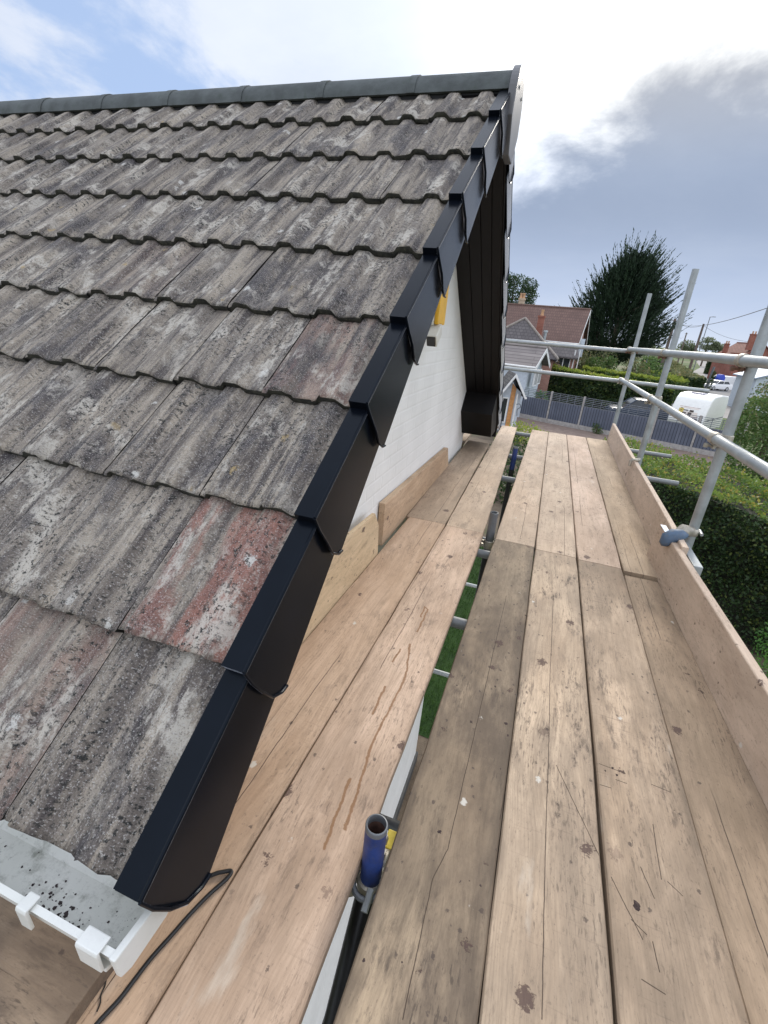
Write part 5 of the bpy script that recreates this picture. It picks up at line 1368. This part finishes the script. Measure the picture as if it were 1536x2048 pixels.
# covered trailer at the kerb
t_ = empty('covered_trailer', (26.3, 93.9, GZ), 'bright blue covered load between the white hatchback and the white van', 'trailer')
b = MB(); b.prism([(25.8, 93.3, GZ+.9), (26.8, 93.5, GZ+.9), (26.8, 93.5, GZ+1.9), (26.5, 93.4, GZ+2.3), (26.1, 93.4, GZ+2.3), (25.8, 93.3, GZ+1.8)], (-.3, 1.2, 0))
b.build('cover', plain('blue_tarpaulin', (.03, .06, .42), .5, var=.2, scale=3), t_, bevel=.08, smooth=True)
MB().box(25.5, 26.8, 93.5, 94.6, GZ+.5, GZ+.9).build('bed', M['galv_dark'], t_)
for yy in (93.45, 94.65):
    b = MB(); b.tube([(26.1, yy-.08, GZ+.3), (26.1, yy+.08, GZ+.3)], .29, 14); b.build('wheel', tyre, t_)

# touring caravan
def caravan():
    loc = (10.0, 38.0, GZ+.12); hd = R(62); c, s_ = math.cos(hd), math.sin(hd)
    def P(s, w, z): return (loc[0]+s*c-w*s_, loc[1]+s*s_+w*c, loc[2]+z)
    e = empty('caravan', loc, 'white touring caravan parked behind the grey fence', 'caravan')
    shell = plain('caravan_white_panels', (.80, .79, .75), .35, var=.04)
    prof = [(-2.3, .55), (2.3, .55), (2.35, 1.2), (2.25, 2.3), (1.95, 2.75), (.3, 2.86), (-1.55, 2.80), (-2.0, 2.55), (-2.38, 1.9), (-2.55, 1.1)]
    hw = 1.05; n = len(prof); b = MB()
    vs = [P(s, -hw, z) for s, z in prof]+[P(s, hw, z) for s, z in prof]
    b.add(vs, [tuple(range(n)), tuple(reversed(range(n, 2*n)))]+[(i, n+i, n+(i+1) % n, (i+1) % n) for i in range(n)])
    b.build('shell', shell, e, bevel=.09, seg=3, smooth=True, angle=40)
    def panel(name, w0, w1, z0, z1, mat, out, parent=e):
        """on the sloped end facing the fence"""
        def S(z): return np.interp(z, [1.1, 1.9, 2.55], [-2.55, -2.38, -2.0])-out
        b = MB(); b.hexa([P(S(z0)+.05, w0, z0), P(S(z0)+.05, w1, z0), P(S(z1)+.05, w1, z1), P(S(z1)+.05, w0, z1), P(S(z0), w0, z0), P(S(z0), w1, z0), P(S(z1), w1, z1), P(S(z1), w0, z1)])
        return b.build(name, mat, parent, bevel=.02)
    fr = panel('window', -.62, .62, 1.42, 2.06, plain('caravan_trim', (.50, .40, .36), .5), .012)
    panel('pane', -.56, .56, 1.48, 2.0, plain('pale_blind', (.70, .62, .55), .3, var=.1, scale=4), .02, fr)
    dk_ = plain('caravan_dark_marks', (.07, .05, .04), .5); yl = plain('caravan_yellow_marks', (.55, .42, .10), .5)
    for (a0, a1, z0, z1, m) in ((.30, .58, 1.62, 1.92, yl), (.38, .50, 1.78, 1.95, dk_), (.02, .30, 1.80, 1.86, dk_), (.10, .34, 1.62, 1.70, dk_), (-.22, .0, 1.52, 1.72, dk_), (-.30, -.05, 1.76, 1.88, dk_)):
        panel('decal', a0, a1, z0, z1, m, .026)
    b = MB(); b.hexa([P(-1.2, -.28, 2.80), P(-.3, -.28, 2.84), P(-.3, .5, 2.84), P(-1.2, .5, 2.80), P(-1.2, -.28, 2.92), P(-.3, -.28, 2.95), P(-.3, .5, 2.95), P(-1.2, .5, 2.92)])
    b.build('roof_light', plain('grey_roof_light', (.35, .33, .38), .3), e, bevel=.03)
    b = MB(); b.hexa([P(-2.2, -hw-.012, 1.28), P(2.1, -hw-.012, 1.28), P(2.1, -hw-.012, 1.34), P(-2.2, -hw-.012, 1.34), P(-2.2, -hw+.02, 1.28), P(2.1, -hw+.02, 1.28), P(2.1, -hw+.02, 1.34), P(-2.2, -hw+.02, 1.34)]); b.build('side_trim', M['galv_dark'], e)
    for sg in (-1, 1):
        b = MB(); b.tube([P(-.1, sg*(hw-.2), .32), P(-.1, sg*hw, .32)], .32, 16); b.build('wheel', tyre, e, smooth=True)
    b = MB(); b.tube([P(-2.5, -.4, .5), P(-3.6, 0, .5), P(-2.5, .4, .5)], .05, 8); b.tube([P(-3.6, 0, .5), P(-3.6, 0, -.1)], .04, 8); b.build('drawbar', M['galv_dark'], e)
    # dark spare locker shape at the lower front
    b = MB(); b.hexa([P(-2.75, -.65, .75), P(-2.75, -.1, .75), P(-2.6, -.1, 1.4), P(-2.6, -.65, 1.4), P(-2.5, -.65, .75), P(-2.5, -.1, .75), P(-2.45, -.1, 1.4), P(-2.45, -.65, 1.4)]); b.build('gas_locker', plain('dark_locker', (.06, .05, .07), .5), e, bevel=.05)
caravan()

# --- poles, lamps and wires along the road
creo = plain('creosoted_timber', (.13, .10, .085), .9, var=.3, scale=3)
def upole(x_, y_, top, lab, r=.15, arm=True):
    e = empty('utility_pole', (x_, y_, GZ), lab, 'pole', 'utility poles along the road')
    b = MB(); b.tube([(x_, y_, GZ), (x_+.02, y_, top)], [r*1.25, r*.85], 10); b.build('shaft', creo, e, smooth=True)
    if arm:
        b = MB(); b.box(x_-.5, x_+.5, y_-.06, y_+.06, top-.45, top-.33); b.build('crossarm', creo, e)
        for dx in (-.45, 0, .45):
            b = MB(); b.tube([(x_+dx, y_, top-.34), (x_+dx, y_, top-.18)], .05, 8); b.build('insulator', M['white'], e)
    return e
upole(20.1, 110, 6.35, 'thick utility pole right of the cypress', .28)
upole(31.9, 140, 7.1, 'utility pole just right of the leaning street lamp', .27, False)
upole(41.3, 200, 6.5, 'farthest thin utility pole on the skyline', .22)
def lamp(x_, y_, top, lab, dx):
    e = empty('street_lamp', (x_, y_, GZ), lab, 'street lamp', 'street lamps along the road')
    b = MB(); b.tube([(x_, y_, GZ), (x_, y_, GZ+1.5), (x_, y_, GZ+1.6), (x_, y_, top)], [.13, .13, .09, .07], 10); b.tube([(x_, y_, top-.02), (x_+dx*.6, y_, top+.03)], .05, 8); b.build('column', M['galv_dark'], e, smooth=True)
    b = MB(); b.box(x_+min(dx*.4, dx), x_+max(dx*.4, dx), y_-.14, y_+.14, top-.02, top+.09); b.build('lantern', M['galv_dark'], e, bevel=.03)
lamp(28.1, 120, 7.65, 'tall grey street lamp with a short arm against the sky', 1.0)
lamp(17.0, 108, 5.6, 'thin street lamp between the cypress and the thick pole', .8)
tsign = empty('signpost', (22.0, 84, GZ), 'ivy-clad leaning grey post at the end of the yellow-green hedge', 'post')
b = MB(); b.tube([(22.0, 84, GZ), (22.2, 84, -.9)], .16, 10); b.build('shaft', M['galv_dark'], tsign, smooth=True)
P, t__ = blob_pts([(22.35, 84, -3.2, .38, .38, 1.1), (22.45, 84, -2.2, .32, .3, .8)], 500, shell=.4); V, F, T = leaves(P, .2, .7, t__); fast_mesh('ivy', V, F, f_dark, tsign, origin=tsign.location, colors=T)
def wire(a, b_, sag, lab, r=.02):
    a, b_ = Vector(a), Vector(b_); n = 24
    pts = [a.lerp(b_, i/n)-Vector((0, 0, sag*4*(i/n)*(1-i/n))) for i in range(n+1)]
    m = MB(); m.tube(pts, r, 6); tag(m.build('overhead_wire', M['black_pole'], origin=a), lab, 'wire', 'overhead wires along the road')
wire((20.1, 110, 5.9), (9.4, 22, 4.15), 1.3, 'thick overhead wire rising to the right edge of the picture', .022)
wire((20.1, 110, 6.1), (31.9, 140, 6.9), .9, 'overhead wire between the thick pole and the lamp', .035)
wire((20.2, 110, 5.8), (41.3, 200, 6.2), 2.2, 'lowest sagging wire running to the farthest pole', .035)
wire((31.9, 140, 6.8), (36.2, 119, 3.6), .7, 'wire dropping from the pole to the red brick house', .03)
